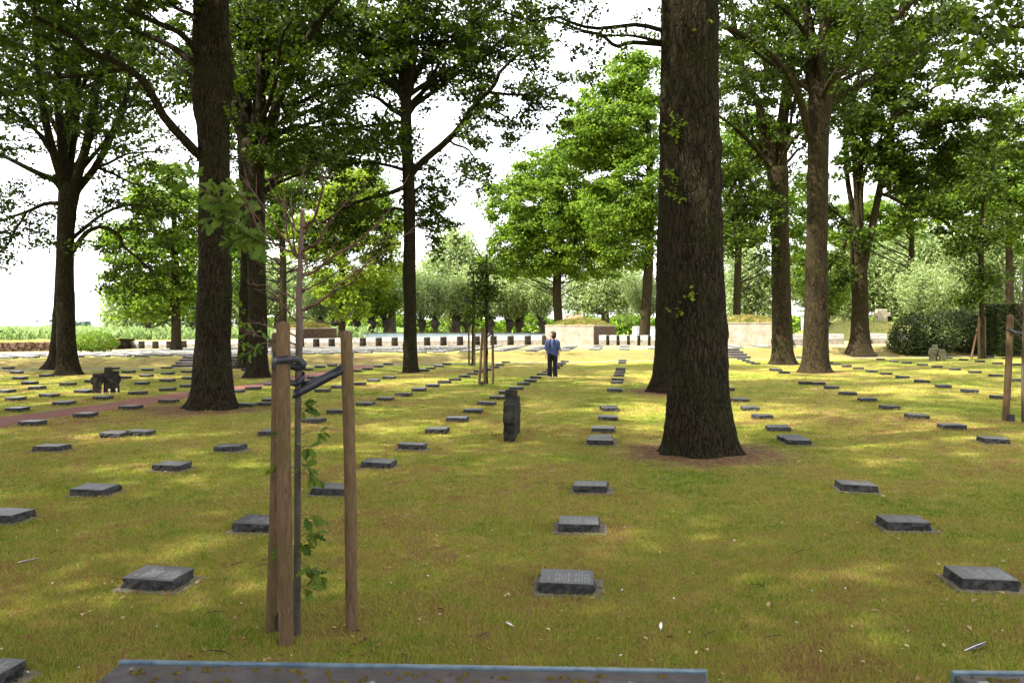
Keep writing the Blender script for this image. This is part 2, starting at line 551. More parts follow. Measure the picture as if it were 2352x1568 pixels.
def oak(name, label, Z, trunk, limbs, seed, sides=28, rows=70, ridge=0.0, leaf=0.15, mat=M_OAK, auto=None, p=None, bark=None,
        group='oaks on the lawn', litter=1.2, epi=()):
    rng = np.random.default_rng(seed)
    base = ground(trunk[0][0], trunk[0][1]) if Z is None else None
    if Z is None:
        dz_ = 0.8 * trunk[0][2] * 0.5 * base[1] / F
        Z = base[1] + dz_
        base = at(trunk[0][0], trunk[0][1], Z); base[2] = tz(base[0], base[1])
    if base is None: base = at(trunk[0][0], trunk[0][1], Z); base[2] = tz(base[0], base[1])
    root = empty(name, base, label, 'tree', group)
    BASES.append((base[0], base[1], base[2], litter))
    tb = Tubes()
    C, r = make_trunk(tb, trunk, Z, sides, rows, base, seed, ridge)
    L = []
    for lm in limbs:
        pts, w0, w1, dz, t0, dens = lm
        q = curve_pts(P3(pts, Z, dz), 16)
        k = Z / F * 0.5
        q = q + np.sin(np.linspace(0, 9, 16))[:, None] * rng.normal(size=3) * 0.03
        tb.add(q, np.linspace(w0 * k, w1 * k, 16), 10)
        L.append((q, w0 * k, w1 * k, t0, dens))
    if auto:
        A = auto_limbs(rng, None, auto['n'], auto['L'], auto['z0'], auto['z1'], C, r, auto.get('el', (15, 55)), auto.get('az'))
        for q, r0, r1, t0, dens in A: tb.add(q, np.linspace(r0, r1, len(q)), 7)
        L += [(q, r0, r1, t0, auto.get('dens', 1.0)) for q, r0, r1, t0, dens in A]
    pp = dict(DEF); pp.update(p or {})
    br, lc = grow(L, rng, pp)
    sh = []
    for (ex, ey, en) in epi:
        i = int(np.argmin(abs(C[:, 2] - (H - (ey - HY) * Z / F))))
        q = at(ex, ey, Z - 0.8 * math.sqrt(max(0.0, r[i] ** 2 - ((ex - CX) * Z / F - C[i, 0]) ** 2)) - 0.04)
        for _ in range(5):
            e_ = q + rng.normal(size=3) * np.array([0.12, 0.05, 0.11]); br.add(np.array([C[i] * 0.2 + q * 0.8, (q + e_) / 2, e_]), [0.006, 0.005, 0.003], 4, cap=False)
            sh.append(q + (e_ - q) * rng.uniform(0.3, 1.1, (en // 5 + 1, 1)) + rng.normal(size=(en // 5 + 1, 3)) * 0.03)
    if sh: link('shoots', leaf_mesh('shoots', np.concatenate(sh), 0.075, rng), M_YEL, root, True)['kind'] = 'stuff'
    link('trunk', tb.mesh('trunk'), bark or M_BARK, root, True)
    link('branches', br.mesh('branches'), M_TWIG, root, True)['kind'] = 'stuff'
    link('crown', leaf_mesh('crown', lc, leaf, rng), mat, root, True)
    return root, len(lc)


def blob_tree(name, label, trunk, Z, ells, seed, leaf=0.24, nclump=84, per=100, mat=M_OAKL, bark=None, sig=0.36, group='trees behind the terrace', litter=0.0,
              base_z=None, flat=0.35, aspect=0.62, squash=0.5, cat='tree', shell=0.55):
    """tree whose crown is a set of leaf sprays carried by its own branches"""
    rng = np.random.default_rng(seed)
    base = at(trunk[0][0], trunk[0][1], Z)
    base[2] = tz(base[0], base[1]) if base_z is None else base_z
    root = empty(name, base, label, cat, group)
    if litter: BASES.append((base[0], base[1], base[2], litter))
    tb = Tubes()
    C, r = make_trunk(tb, trunk, Z, 14, 30, base, seed)
    br = Tubes(); lc, ln = [], []
    for (x, y, rx, ry) in ells:
        c = at(x, y, Z); a = rx * Z / F; b = ry * Z / F; d = min(a, 4.5)
        n = max(8, int(nclump * a * b / 9.0))
        for _ in range(n):
            v = unit(rng.normal(size=3)); rad = shell + (1 - shell) * rng.uniform(0, 1) ** 0.6
            o = c + v * np.array([a, d, b]) * rad * rng.uniform(0.85, 1.05)
            m = int(per * rng.uniform(0.6, 1.3))
            q = o + rng.normal(size=(m, 3)) * sig * rng.uniform(0.7, 1.25) * np.array([1, 1, squash])
            lc.append(q); ln.append(np.tile(v, (m, 1)))
            if rng.uniform() < 0.3:
                i = int(np.clip(np.searchsorted(C[:, 2], o[2] - 0.4 * np.linalg.norm((o - C[-1])[:2]) - 0.2), 10, len(C) - 1))
                s = C[i]; mid = (s + o) * 0.5 + np.array([0, 0, 0.3]) + rng.normal(size=3) * 0.35
                br.add(curve_pts(np.array([s, mid, o]), 6), np.linspace(min(0.05, r[i] * 0.5), 0.01, 6), 4, cap=False)
    link('trunk', tb.mesh('trunk'), bark or M_BARKF, root, True)
    if br.n: link('branches', br.mesh('branches'), M_TWIG, root, True)['kind'] = 'stuff'
    link('crown', leaf_mesh('crown', np.concatenate(lc), leaf, rng, flat=flat, aspect=aspect, out=np.concatenate(ln)), mat, root, True)
    return root


TOTAL = {}
# A: left tree
TOTAL['A'] = oak('oak_tree', 'slender dark oak at the left edge, its trunk splitting into many upright stems', None,
    [(157, 862, 70), (156, 845, 52), (153, 800, 42), (151, 720, 39), (150, 615, 36), (154, 500, 36), (160, 445, 42), (162, 420, 32)],
    [([(150, 450), (128, 420), (95, 400), (51, 378), (0, 357), (-70, 330)], 17, 6, 0.5, 0.35, 1.0),
     ([(152, 430), (140, 400), (118, 330), (99, 256), (90, 205), (85, 100), (80, 0), (70, -120)], 22, 8, -1.5, 0.35, 1.0),
     ([(158, 430), (148, 390), (140, 300), (132, 205), (135, 120), (138, 0), (140, -120)], 26, 10, 1.0, 0.3, 1.0),
     ([(163, 430), (164, 380), (175, 290), (178, 205), (181, 120), (182, 0), (190, -130)], 17, 7, 2.5, 0.3, 1.0),
     ([(168, 432), (178, 400), (205, 307), (222, 205), (250, 110), (270, 0), (285, -100)], 24, 9, -0.8, 0.3, 1.0),
     ([(165, 460), (180, 430), (219, 383), (260, 308), (287, 240), (300, 171), (309, 85), (312, 0)], 20, 7, 1.0, 0.35, 1.0),
     ([(218, 386), (262, 368), (307, 352), (372, 345)], 8, 3, -0.6, 0.15, 1.2),
     ([(165, 580), (180, 560), (203, 531), (234, 522), (271, 541), (281, 561), (305, 580), (354, 624)], 13, 4, -1.2, 0.4, 2.2),
     ([(170, 545), (191, 530), (230, 495), (273, 475), (320, 472), (365, 485)], 10, 4, 1.6, 0.3, 2.2),
     ([(150, 470), (110, 468), (60, 485), (10, 505), (-40, 530)], 11, 4, 1.2, 0.3, 2.6),
     ([(60, 487), (40, 520), (20, 560), (-10, 580)], 6, 3, 0.5, 0.1, 2.6),
     ([(219, 383), (262, 400), (300, 420), (340, 430)], 8, 3, 1.0, 0.2, 2.0),
     ([(125, 340), (70, 290), (20, 250), (-40, 230)], 10, 4, -1.0, 0.1, 1.3),
     ([(132, 200), (80, 150), (30, 110), (-20, 80)], 10, 4, 1.0, 0.0, 1.3),
     ([(135, 120), (90, 60), (50, 20), (20, -40)], 10, 4, -1.0, 0.0, 1.3)],
    11, leaf=0.15, auto=dict(n=3, L=4.5, z0=10, z1=11, el=(45, 80)), litter=1.0, p=dict(s1=0.5, l1=1.7, nl=34))
# B: big left tree
TOTAL['B'] = oak('oak_tree', 'big oak with broad rough trunk left of the sapling, forking near the top', None,
    [(484, 943, 136), (486, 922, 106), (488, 880, 92), (489, 800, 80), (492, 700, 76), (494, 600, 73), (494, 500, 70), (493, 400, 68), (491, 300, 72), (487, 230, 84), (486, 190, 92), (487, 130, 60), (488, -100, 40), (488, -500, 22)],
    [([(472, 215), (464, 160), (460, 110), (458, 50), (455, -60), (445, -560)], 44, 18, 0.3, 0.85, 1.0),
     ([(505, 220), (509, 160), (509, 100), (509, 50), (507, -60), (512, -620)], 58, 26, -0.2, 0.85, 1.0),
     ([(480, 372), (458, 355), (420, 314), (376, 267), (338, 202), (301, 164), (253, 137), (208, 120), (171, 85), (85, 41)], 24, 8, -1.5, 0.45, 0.9),
     ([(291, 159), (239, 167), (185, 174), (120, 179), (79, 191)], 11, 5, 1.0, 0.2, 1.0),
     ([(455, 150), (434, 130), (403, 109), (362, 96), (304, 72), (263, 48), (222, 44), (171, 10)], 18, 6, 1.2, 0.4, 1.0),
     ([(455, 140), (441, 118), (410, 75), (369, 51), (321, 34), (273, 24), (200, 0)], 17, 6, -1.2, 0.4, 1.0),
     ([(450, 50), (437, 34), (410, 20), (383, 0), (330, -50)], 12, 6, 0.5, 0.3, 1.0)],
    12, sides=72, rows=190, ridge=0.016, leaf=0.14, auto=dict(n=24, L=7.0, z0=9.8, z1=14, el=(22, 60)), p=dict(s1=0.34, l1=1.8, l2=0.65, nl=44, sig=0.14), litter=1.7,
    epi=[(535, 130, 60), (545, 190, 90), (525, 250, 40), (465, 470, 60), (455, 500, 60), (540, 690, 30), (550, 740, 26), (520, 60, 50), (530, 300, 30)])
# C: behind B
TOTAL['C'] = oak('oak_tree', 'forked oak standing between the big left oak and the wooden stakes', None,
    [(592, 868, 72), (592, 852, 54), (592, 805, 44), (592, 710, 41), (588, 600, 39), (585, 500, 38), (583, 420, 42), (580, 340, 48), (580, 320, 42)],
    [([(572, 345), (566, 300), (565, 200), (568, 100), (575, 0), (580, -150)], 30, 20, 1.0, 0.4, 1.0),
     ([(592, 345), (598, 300), (600, 200), (598, 60), (600, -150)], 26, 18, -0.5, 0.4, 1.0),
     ([(592, 400), (600, 340), (612, 300), (639, 239), (684, 137), (742, 34), (769, 0), (800, -60)], 24, 12, -1.5, 0.35, 1.0),
     ([(590, 372), (603, 352), (625, 318), (684, 294), (725, 294), (786, 284), (850, 300)], 15, 5, 1.2, 0.25, 1.3),
     ([(570, 250), (545, 200), (510, 150), (480, 100)], 14, 6, 2.0, 0.1, 1.0),
     ([(640, 240), (700, 230), (760, 200), (820, 180)], 10, 4, -1.5, 0.1, 1.2),
     ([(598, 200), (640, 120), (670, 50), (690, -20)], 12, 5, 1.5, 0.1, 1.2),
     ([(600, 450), (640, 420), (690, 400), (740, 405)], 10, 4, 1.5, 0.2, 1.3)],
    13, leaf=0.165, auto=dict(n=6, L=5, z0=10, z1=12, el=(30, 75)), litter=1.0)
# C2: trunk just behind C
TOTAL['C2'] = oak('oak_tree', 'thinner oak half hidden directly behind the forked oak', 33.0,
    [(560, 846, 60), (562, 820, 34), (564, 700, 28), (566, 600, 26), (562, 450, 24), (556, 300, 22), (550, 150, 20)],
    [([(556, 300), (520, 240), (480, 190), (430, 150)], 10, 4, 1.0, 0.2, 1.2),
     ([(560, 420), (600, 380), (640, 360), (690, 350)], 9, 4, 1.0, 0.2, 1.2)],
    14, leaf=0.2, auto=dict(n=6, L=4.5, z0=8, z1=13, el=(20, 60)), litter=0.8)
# D: middle tree
TOTAL['D'] = oak('oak_tree', 'slim oak in the middle with long bare limbs reaching right against the sky', None,
    [(944, 856, 44), (943, 840, 36), (942, 790, 31), (942, 700, 29), (940, 630, 30), (941, 540, 27), (938, 400, 28), (934, 330, 26), (932, 250, 25), (930, 225, 22)],
    [([(930, 245), (925, 150), (922, 100), (924, 0), (924, -130)], 20, 12, 0.8, 0.25, 1.1),
     ([(934, 245), (944, 180), (952, 120), (960, 50), (975, -80)], 18, 11, -0.8, 0.25, 1.1),
     ([(940, 410), (952, 392), (975, 368), (1031, 321), (1065, 280), (1085, 245), (1119, 213), (1140, 188), (1150, 165), (1185, 130), (1205, 115)], 19, 5, -1.2, 0.3, 0.95),
     ([(1122, 212), (1165, 216), (1208, 219), (1259, 202), (1290, 190)], 8, 3, 0.6, 0.2, 0.9),
     ([(936, 262), (945, 248), (1017, 195), (1068, 157), (1119, 126), (1150, 92), (1205, 48)], 13, 4, 1.0, 0.4, 0.9),
     ([(950, 175), (985, 113), (1020, 92), (1075, 61), (1102, 41)], 10, 4, -0.7, 0.3, 1.0),
     ([(930, 180), (890, 126), (863, 75), (839, 34), (822, -10)], 14, 6, 1.4, 0.2, 1.2),
     ([(925, 125), (880, 92), (822, 68), (780, 50)], 9, 4, -1.4, 0.2, 1.2),
     ([(932, 280), (880, 285), (830, 292), (780, 310)], 9, 4, 1.2, 0.15, 1.3),
     ([(938, 425), (890, 442), (843, 460), (785, 480), (738, 512)], 12, 4, -1.0, 0.2, 1.2),
     ([(940, 395), (890, 380), (840, 372), (800, 380)], 9, 4, 1.5, 0.2, 1.2),
     ([(943, 440), (975, 425), (1000, 438)], 7, 3, 1.0, 0.1, 1.0),
     ([(1095, 236), (1130, 250), (1165, 270), (1180, 295)], 6, 3, 0.7, 0.1, 1.6),
     ([(1031, 321), (1055, 335), (1080, 350), (1095, 365)], 6, 3, 0.4, 0.1, 1.6),
     ([(1208, 219), (1235, 235), (1260, 255)], 5, 3, 0.4, 0.0, 1.6),
     ([(941, 470), (968, 462), (995, 480), (1005, 510)], 6, 3, 0.6, 0.1, 1.8),
     ([(940, 490), (905, 480), (870, 490), (840, 520)], 7, 3, 0.6, 0.2, 1.8)],
    15, leaf=0.165, auto=dict(n=10, L=5.5, z0=9.5, z1=10.6, el=(25, 80)), p=dict(l1=1.7, l2=0.7, nl=48, s1=0.36), litter=0.8)
# E: nearest big trunk
TOTAL['E'] = oak('oak_tree', 'massive straight oak trunk nearest the camera, rising out of the picture', None,
    [(1607, 1050, 208), (1606, 1030, 178), (1605, 1000, 160), (1603, 930, 142), (1602, 850, 133), (1601, 700, 125), (1600, 600, 118), (1598, 400, 112), (1596, 200, 108), (1595, 0, 106), (1594, -200, 100), (1592, -420, 92), (1590, -600, 70), (1588, -900, 40)],
    [], 16, sides=120, rows=300, ridge=0.017, leaf=0.14, auto=dict(n=26, L=7.2, z0=8.8, z1=14.0, el=(14, 50)), litter=1.5,
    p=dict(s1=0.5, l1=2.2, s2=0.4, nl=26),
    epi=[(1622, 55, 40), (1652, 185, 26), (1562, 290, 36), (1558, 310, 20), (1545, 395, 36), (1550, 440, 26), (1585, 690, 26), (1560, 705, 14), (1530, 430, 26)])
# F: behind E
TOTAL['F'] = oak('oak_tree', 'tall oak half hidden behind the massive trunk, its thin limbs reaching left', None,
    [(1540, 903, 120), (1542, 885, 100), (1545, 840, 86), (1546, 760, 80), (1547, 600, 77), (1550, 400, 72), (1552, 200, 70), (1553, 0, 68), (1555, -150, 64), (1556, -400, 50)],
    [([(1530, 75), (1516, 68), (1464, 56), (1413, 63), (1362, 67), (1307, 51), (1280, 38), (1225, 48), (1150, 25)], 12, 4, -0.5, 0.35, 0.75),
     ([(1530, 103), (1509, 103), (1447, 99), (1413, 106), (1379, 79), (1341, 72), (1293, 55), (1240, 40)], 13, 4, 0.6, 0.5, 0.6),
     ([(1520, 98), (1498, 92), (1447, 82), (1396, 82), (1340, 75)], 9, 4, -0.8, 0.4, 0.7),
     ([(1545, -20), (1480, -40), (1400, -30), (1320, -20), (1230, -25), (1140, -10)], 15, 5, 0.8, 0.3, 1.1),
     ([(1540, -60), (1450, -70), (1360, -90), (1270, -60)], 12, 5, -1.0, 0.3, 1.0)],
    17, sides=56, rows=150, ridge=0.014, leaf=0.13, auto=dict(n=18, L=6.5, z0=10.6, z1=15, el=(8, 50)), litter=1.4, p=dict(l1=1.5, l2=0.6, nl=34, sig=0.13))
# G
TOTAL['G'] = oak('oak_tree', 'stout oak right of the massive trunk, splitting high into thick curved limbs', None,
    [(1870, 857, 82), (1871, 840, 64), (1873, 800, 56), (1875, 700, 52), (1875, 600, 49), (1877, 500, 47), (1878, 400, 47), (1880, 300, 47), (1884, 240, 52), (1886, 200, 56)],
    [([(1872, 330), (1855, 300), (1838, 230), (1805, 164), (1770, 125), (1719, 89), (1685, 72), (1651, 61), (1590, 40)], 19, 8, -1.5, 0.5, 1.0),
     ([(1873, 220), (1864, 160), (1858, 80), (1850, 0), (1845, -150)], 28, 16, 0.6, 0.35, 1.1),
     ([(1888, 215), (1888, 110), (1898, 30), (1902, 0), (1905, -150)], 28, 16, -0.6, 0.35, 1.1),
     ([(1900, 220), (1912, 150), (1931, 85), (1951, 27), (1972, -10), (1990, -90)], 20, 11, 1.2, 0.3, 1.1),
     ([(1898, 225), (1911, 192), (1940, 158), (1975, 116), (2010, 88), (2050, 48), (2094, 7), (2140, -40)], 20, 10, -1.2, 0.35, 1.1),
     ([(1805, 164), (1770, 170), (1730, 180), (1690, 200)], 8, 4, 1.2, 0.1, 1.2),
     ([(1860, 90), (1820, 40), (1780, 10), (1740, -20)], 12, 5, -1.0, 0.1, 1.2)],
    18, leaf=0.165, auto=dict(n=9, L=6, z0=10, z1=11, el=(25, 75)), litter=1.3, bark=M_BARKF)
# H
TOTAL['H'] = oak('oak_tree', 'sunlit oak just left of the stout one, its left fork crooked', None,
    [(1800, 838, 68), (1799, 822, 54), (1797, 790, 47), (1795, 700, 43), (1793, 600, 41), (1790, 500, 40), (1788, 440, 43), (1786, 400, 48), (1786, 385, 44)],
    [([(1778, 405), (1768, 340), (1752, 290), (1740, 232), (1714, 200), (1700, 140), (1690, 80), (1680, 0), (1670, -80)], 22, 9, -0.8, 0.3, 1.1),
     ([(1718, 207), (1682, 190), (1651, 175), (1615, 160)], 11, 5, 0.9, 0.2, 1.1),
     ([(1770, 400), (1753, 368), (1725, 330), (1695, 300), (1651, 268), (1615, 250)], 11, 5, -1.0, 0.5, 1.0),
     ([(1794, 410), (1795, 300), (1805, 220), (1815, 150), (1822, 80), (1825, 0), (1828, -100)], 28, 14, 1.0, 0.3, 1.2),
     ([(1806, 215), (1770, 180), (1750, 120), (1740, 60)], 12, 5, 1.0, 0.1, 1.2),
     ([(1770, 340), (1720, 370), (1690, 420), (1670, 470), (1690, 530)], 8, 4, -1.0, 0.2, 2.4),
     ([(1690, 440), (1720, 500), (1740, 560)], 7, 3, -0.8, 0.0, 2.4),
     ([(1795, 380), (1830, 350), (1850, 330)], 8, 4, 1.0, 0.2, 1.2)],
    19, leaf=0.18, auto=dict(n=4, L=5, z0=10, z1=10.5, el=(35, 75)), litter=1.1, bark=M_BARKF)
# I
TOTAL['I'] = oak('oak_tree', 'vase-shaped oak on the foot of the bank, left of the dark bushes', None,
    [(1975, 816, 78), (1975, 802, 58), (1975, 770, 42), (1975, 700, 36), (1974, 640, 35), (1973, 600, 40), (1975, 560, 46), (1976, 545, 44)],
    [([(1966, 560), (1958, 479), (1944, 393), (1941, 308), (1938, 239), (1920, 191), (1905, 140)], 14, 5, 1.0, 0.35, 0.9),
     ([(1972, 560), (1968, 479), (1962, 359), (1955, 273), (1968, 205), (1972, 170), (1980, 100)], 14, 5, -1.0, 0.4, 0.9),
     ([(1976, 560), (1972, 430), (1985, 325), (1999, 239), (2020, 188), (2057, 137), (2090, 100)], 15, 5, 1.6, 0.4, 1.0),
     ([(2020, 188), (2013, 137), (1999, 110), (1990, 40)], 8, 4, 0.4, 0.2, 1.0),
     ([(1978, 520), (1982, 410), (2016, 335), (2040, 270)], 11, 4, -1.6, 0.4, 0.9),
     ([(1986, 600), (2000, 540), (2023, 427), (2040, 325), (2050, 267), (2054, 205), (2061, 137), (2050, 85), (2050, 0)], 18, 6, 0.6, 0.35, 1.0),
     ([(2050, 273), (2102, 232), (2150, 198), (2190, 154)], 9, 4, -1.0, 0.1, 1.3),
     ([(2018, 445), (2040, 451), (2081, 472), (2108, 485), (2163, 506), (2200, 540)], 10, 4, -1.4, 0.15, 1.5),
     ([(2036, 370), (2074, 349), (2122, 342), (2180, 345), (2240, 360)], 9, 4, 1.2, 0.15, 1.5),
     ([(2025, 430), (2080, 410), (2140, 405), (2210, 420)], 9, 4, 0.4, 0.1, 1.5),
     ([(1968, 545), (1955, 523), (1924, 492), (1903, 478), (1880, 450)], 9, 4, 0.8, 0.3, 1.0),
     ([(1975, 570), (1950, 530), (1929, 580), (1902, 622)], 9, 6, -0.8, 0.3, 1.2),
     ([(2055, 200), (2100, 150), (2150, 100), (2200, 60)], 9, 4, 1.0, 0.1, 1.4),
     ([(2050, 90), (2090, 40), (2130, 0)], 8, 4, -1.0, 0.0, 1.3),
     ([(2052, 270), (2120, 290), (2190, 280), (2260, 270)], 8, 4, -2.0, 0.1, 1.5)],
    20, leaf=0.25, auto=None, p=dict(l1=2.4, l2=0.85, nl=44, sig=0.22, s1=0.45), litter=1.2, bark=M_BARKF)
TOTAL['A2'] = oak('oak_tree', 'oak half hidden directly behind the slender left oak', 32.5,
    [(131, 845, 70), (134, 825, 44), (138, 780, 38), (142, 700, 34), (146, 600, 32), (150, 450, 30), (160, 300, 26), (170, 150, 22)],
    [([(152, 420), (200, 330), (250, 270), (310, 240), (370, 225)], 12, 4, 1.0, 0.2, 1.3),
     ([(155, 350), (110, 260), (60, 210), (0, 190)], 12, 4, 1.0, 0.2, 1.3),
     ([(165, 230), (220, 160), (280, 110), (350, 80)], 12, 4, 1.0, 0.2, 1.3)],
    24, leaf=0.17, auto=dict(n=6, L=5, z0=9.5, z1=13, el=(20, 60)), litter=0.9, p=dict(s1=0.55))
TOTAL['T'] = oak('oak_tree', 'oak at the back of the lawn whose crown fills the gap between the left oaks', 40.0,
    [(598, 829, 50), (598, 810, 34), (598, 760, 28), (597, 600, 26), (596, 450, 24), (598, 300, 20), (600, 100, 16)],
    [([(598, 450), (640, 390), (580, 350), (520, 340)], 10, 4, 1.0, 0.2, 1.3),
     ([(598, 420), (750, 370), (820, 340), (880, 330)], 10, 4, -1.0, 0.2, 1.2),
     ([(598, 330), (640, 260), (580, 210), (520, 180)], 10, 4, 1.0, 0.2, 1.2),
     ([(598, 300), (760, 230), (820, 180), (870, 140)], 10, 4, 1.0, 0.2, 1.2),
     ([(598, 200), (730, 120), (780, 60), (830, 10)], 10, 4, 1.0, 0.2, 1.2),
     ([(598, 200), (650, 120), (620, 40), (600, -20)], 10, 4, 1.0, 0.2, 1.2)],
    25, leaf=0.19, auto=None, litter=0.8)
# R: right edge, trunk beyond the picture
TOTAL['R'] = oak('oak_tree', 'dark oak whose leafy limbs come in from the right edge', 30.0,
    [(2560, 856, 80), (2560, 830, 55), (2560, 600, 48), (2558, 400, 44), (2556, 200, 36), (2555, 0, 24)],
    [([(2556, 300), (2480, 230), (2400, 190), (2330, 170), (2260, 180)], 15, 5, 1.0, 0.3, 1.3),
     ([(2556, 200), (2480, 120), (2400, 80), (2330, 60), (2280, 70)], 13, 5, -1.0, 0.3, 1.3),
     ([(2557, 380), (2470, 330), (2400, 300), (2330, 300)], 12, 5, 0.5, 0.3, 1.3)],
    21, leaf=0.2, auto=dict(n=6, L=5, z0=9, z1=13, el=(20, 60)), litter=1.0)

SHADE_WHERE = ['left of the nearest grave stones', 'left of the big left oak', 'behind the viewer at far left', 'beside the viewer at right', 'right behind the viewer', 'beyond the left end of the red path', 'far left of the viewer', 'right of the massive trunk', 'behind the viewer at left', 'just left of the viewer', 'farthest left on the lawn', 'left of the slender left oak', 'closest to the viewer at left']
# oaks whose crowns shade the near lawn; their trunks stand beside and behind the viewer
for k, (sx, sy, L) in enumerate([(-8.5, 5.5, 5.0), (-14, 13, 5.2), (-9, -5, 5.2), (6.5, 1.0, 5.0), (-2, -5.5, 5.2), (-19, 22, 5.0), (-17, 4, 5.0), (12.5, 12.5, 5.0), (-13.5, -2, 5.2), (-4.5, -1.5, 5.0), (-21, 12, 5.2), (-25, 29, 5.0), (-5.0, 3.2, 5.0)]):
    px = CX + sx * F / max(sy, 1.0)
    rng = np.random.default_rng(60 + k)
    root = empty('oak_tree', (sx, sy, 0), 'tall oak outside the view, ' + SHADE_WHERE[k], 'tree', 'oaks around the viewpoint')
    tb = Tubes()
    zz = np.linspace(-0.05, 17, 24)
    C = np.stack([sx + 0.15 * np.sin(zz * 0.5 + k), sy + 0.15 * np.cos(zz * 0.4 + k), zz], 1)
    tb.add(C, np.interp(zz, [0, 0.5, 9, 17], [0.6, 0.4, 0.32, 0.1]), 18)
    A = auto_limbs(rng, None, 22, L, 8.0, 15.5, C, None, (5, 50))
    for q, r0, r1, t0, dens in A: tb.add(q, np.linspace(r0, r1, len(q)), 7)
    br, lc = grow(A, rng, dict(DEF, s1=0.5, s2=0.42, l2=0.9, nl=25, sig=0.26))
    link('trunk', tb.mesh('trunk'), M_BARK, root, True)
    link('branches', br.mesh('branches'), M_TWIG, root, True)['kind'] = 'stuff'
    link('crown', leaf_mesh('crown', lc, 0.24, rng), M_OAK, root, True)
    TOTAL['S%d' % k] = (0, len(lc))

# ------------------------------------------------------------------ trees behind the terrace
blob_tree('oak_tree', 'leafy oak directly behind the left bunker front, above the woman',
    [(1283, 775, 26), (1283, 742, 22), (1279, 660, 20), (1285, 580, 18), (1287, 480, 14), (1285, 380, 8)], 66,
    [(1270, 480, 120, 100), (1180, 480, 80, 85), (1330, 410, 100, 115), (1240, 400, 70, 60), (1290, 565, 100, 60), (1380, 520, 90, 90), (1180, 560, 65, 50), (1160, 600, 50, 40), (1240, 610, 60, 40), (1350, 605, 80, 45)], 31, leaf=0.25)
blob_tree('oak_tree', 'tallest pale green tree behind the left bunker, right of the sky gap',
    [(1478, 775, 30), (1482, 740, 24), (1490, 600, 22), (1492, 450, 18), (1490, 300, 12), (1470, 180, 6)], 60,
    [(1430, 280, 100, 120), (1370, 300, 80, 95), (1470, 420, 100, 130), (1490, 190, 80, 70), (1410, 480, 90, 90), (1340, 330, 60, 70), (1440, 560, 70, 70), (1430, 170, 50, 45)], 32, leaf=0.25)
blob_tree('oak_tree', 'bright green tree filling the gap right of the massive trunk',
    [(1690, 775, 22), (1692, 740, 18), (1695, 600, 16), (1700, 450, 12), (1702, 350, 6)], 62,
    [(1715, 420, 75, 95), (1690, 520, 60, 60), (1740, 320, 60, 70), (1660, 340, 60, 80), (1830, 470, 40, 90), (1840, 600, 30, 50)], 33, leaf=0.25)
blob_tree('oak_tree', 'leafy tree on the terrace at left, standing in front of the block wall',
    [(405, 797, 30), (405, 780, 22), (404, 700, 19), (402, 600, 16), (400, 500, 12), (398, 420, 6)], 50,
    [(340, 600, 95, 90), (400, 490, 100, 85), (290, 670, 45, 60), (285, 560, 50, 50), (450, 580, 55, 90), (370, 420, 75, 55), (350, 700, 65, 45), (430, 690, 30, 50)], 34, leaf=0.24, litter=0.8)
blob_tree('oak_tree', 'yellow green tree between the sapling and the slim middle oak',
    [(785, 782, 20), (785, 760, 17), (787, 650, 14), (786, 560, 12), (783, 450, 6)], 57,
    [(850, 550, 70, 50), (780, 520, 65, 70), (720, 550, 55, 65), (865, 620, 55, 45), (770, 640, 55, 65), (800, 440, 65, 45), (800, 700, 40, 40)], 35, leaf=0.25, mat=M_YEL)
blob_tree('oak_tree', 'green tree showing through the fork of the left oaks',
    [(650, 778, 22), (650, 740, 18), (650, 600, 15), (648, 450, 10), (648, 380, 5)], 68,
    [(640, 410, 70, 70), (665, 500, 60, 60), (610, 500, 50, 70), (520, 500, 60, 90), (540, 620, 50, 70), (740, 420, 75, 75), (840, 440, 60, 65), (700, 350, 60, 50), (890, 520, 45, 60)], 36, leaf=0.26)
blob_tree('oak_tree', 'green tree at the right edge behind the staked young tree',
    [(2320, 790, 22), (2320, 740, 18), (2318, 600, 15), (2315, 450, 10), (2310, 330, 5)], 62,
    [(2300, 420, 85, 95), (2210, 470, 70, 65), (2345, 300, 70, 90), (2350, 500, 70, 80), (2240, 360, 60, 60), (2390, 400, 60, 110)], 37, leaf=0.25)
blob_tree('oak_tree', 'young tree among several stakes in front of the dark bushes at right',
    [(2256, 823, 16), (2256, 800, 12), (2255, 700, 11), (2254, 620, 12), (2252, 560, 11), (2256, 500, 8), (2260, 420, 5)], 43,
    [(2230, 540, 60, 40), (2290, 520, 55, 60), (2260, 440, 70, 55), (2195, 570, 35, 35), (2255, 640, 40, 30), (2235, 690, 30, 22), (2270, 340, 45, 55)], 38, leaf=0.18, nclump=55, mat=M_OAK, group='staked young trees', litter=0.7, shell=0.3)

blob_tree('oak_tree', 'leafy tree filling the gap right of the vase-shaped oak, far behind it',
    [(2090, 778, 22), (2090, 740, 18), (2092, 640, 15), (2094, 540, 10), (2095, 430, 5)], 70,
    [(2070, 490, 80, 60), (2140, 440, 75, 75), (2000, 520, 60, 50), (1925, 520, 55, 60), (2200, 400, 60, 70)], 39, leaf=0.26)

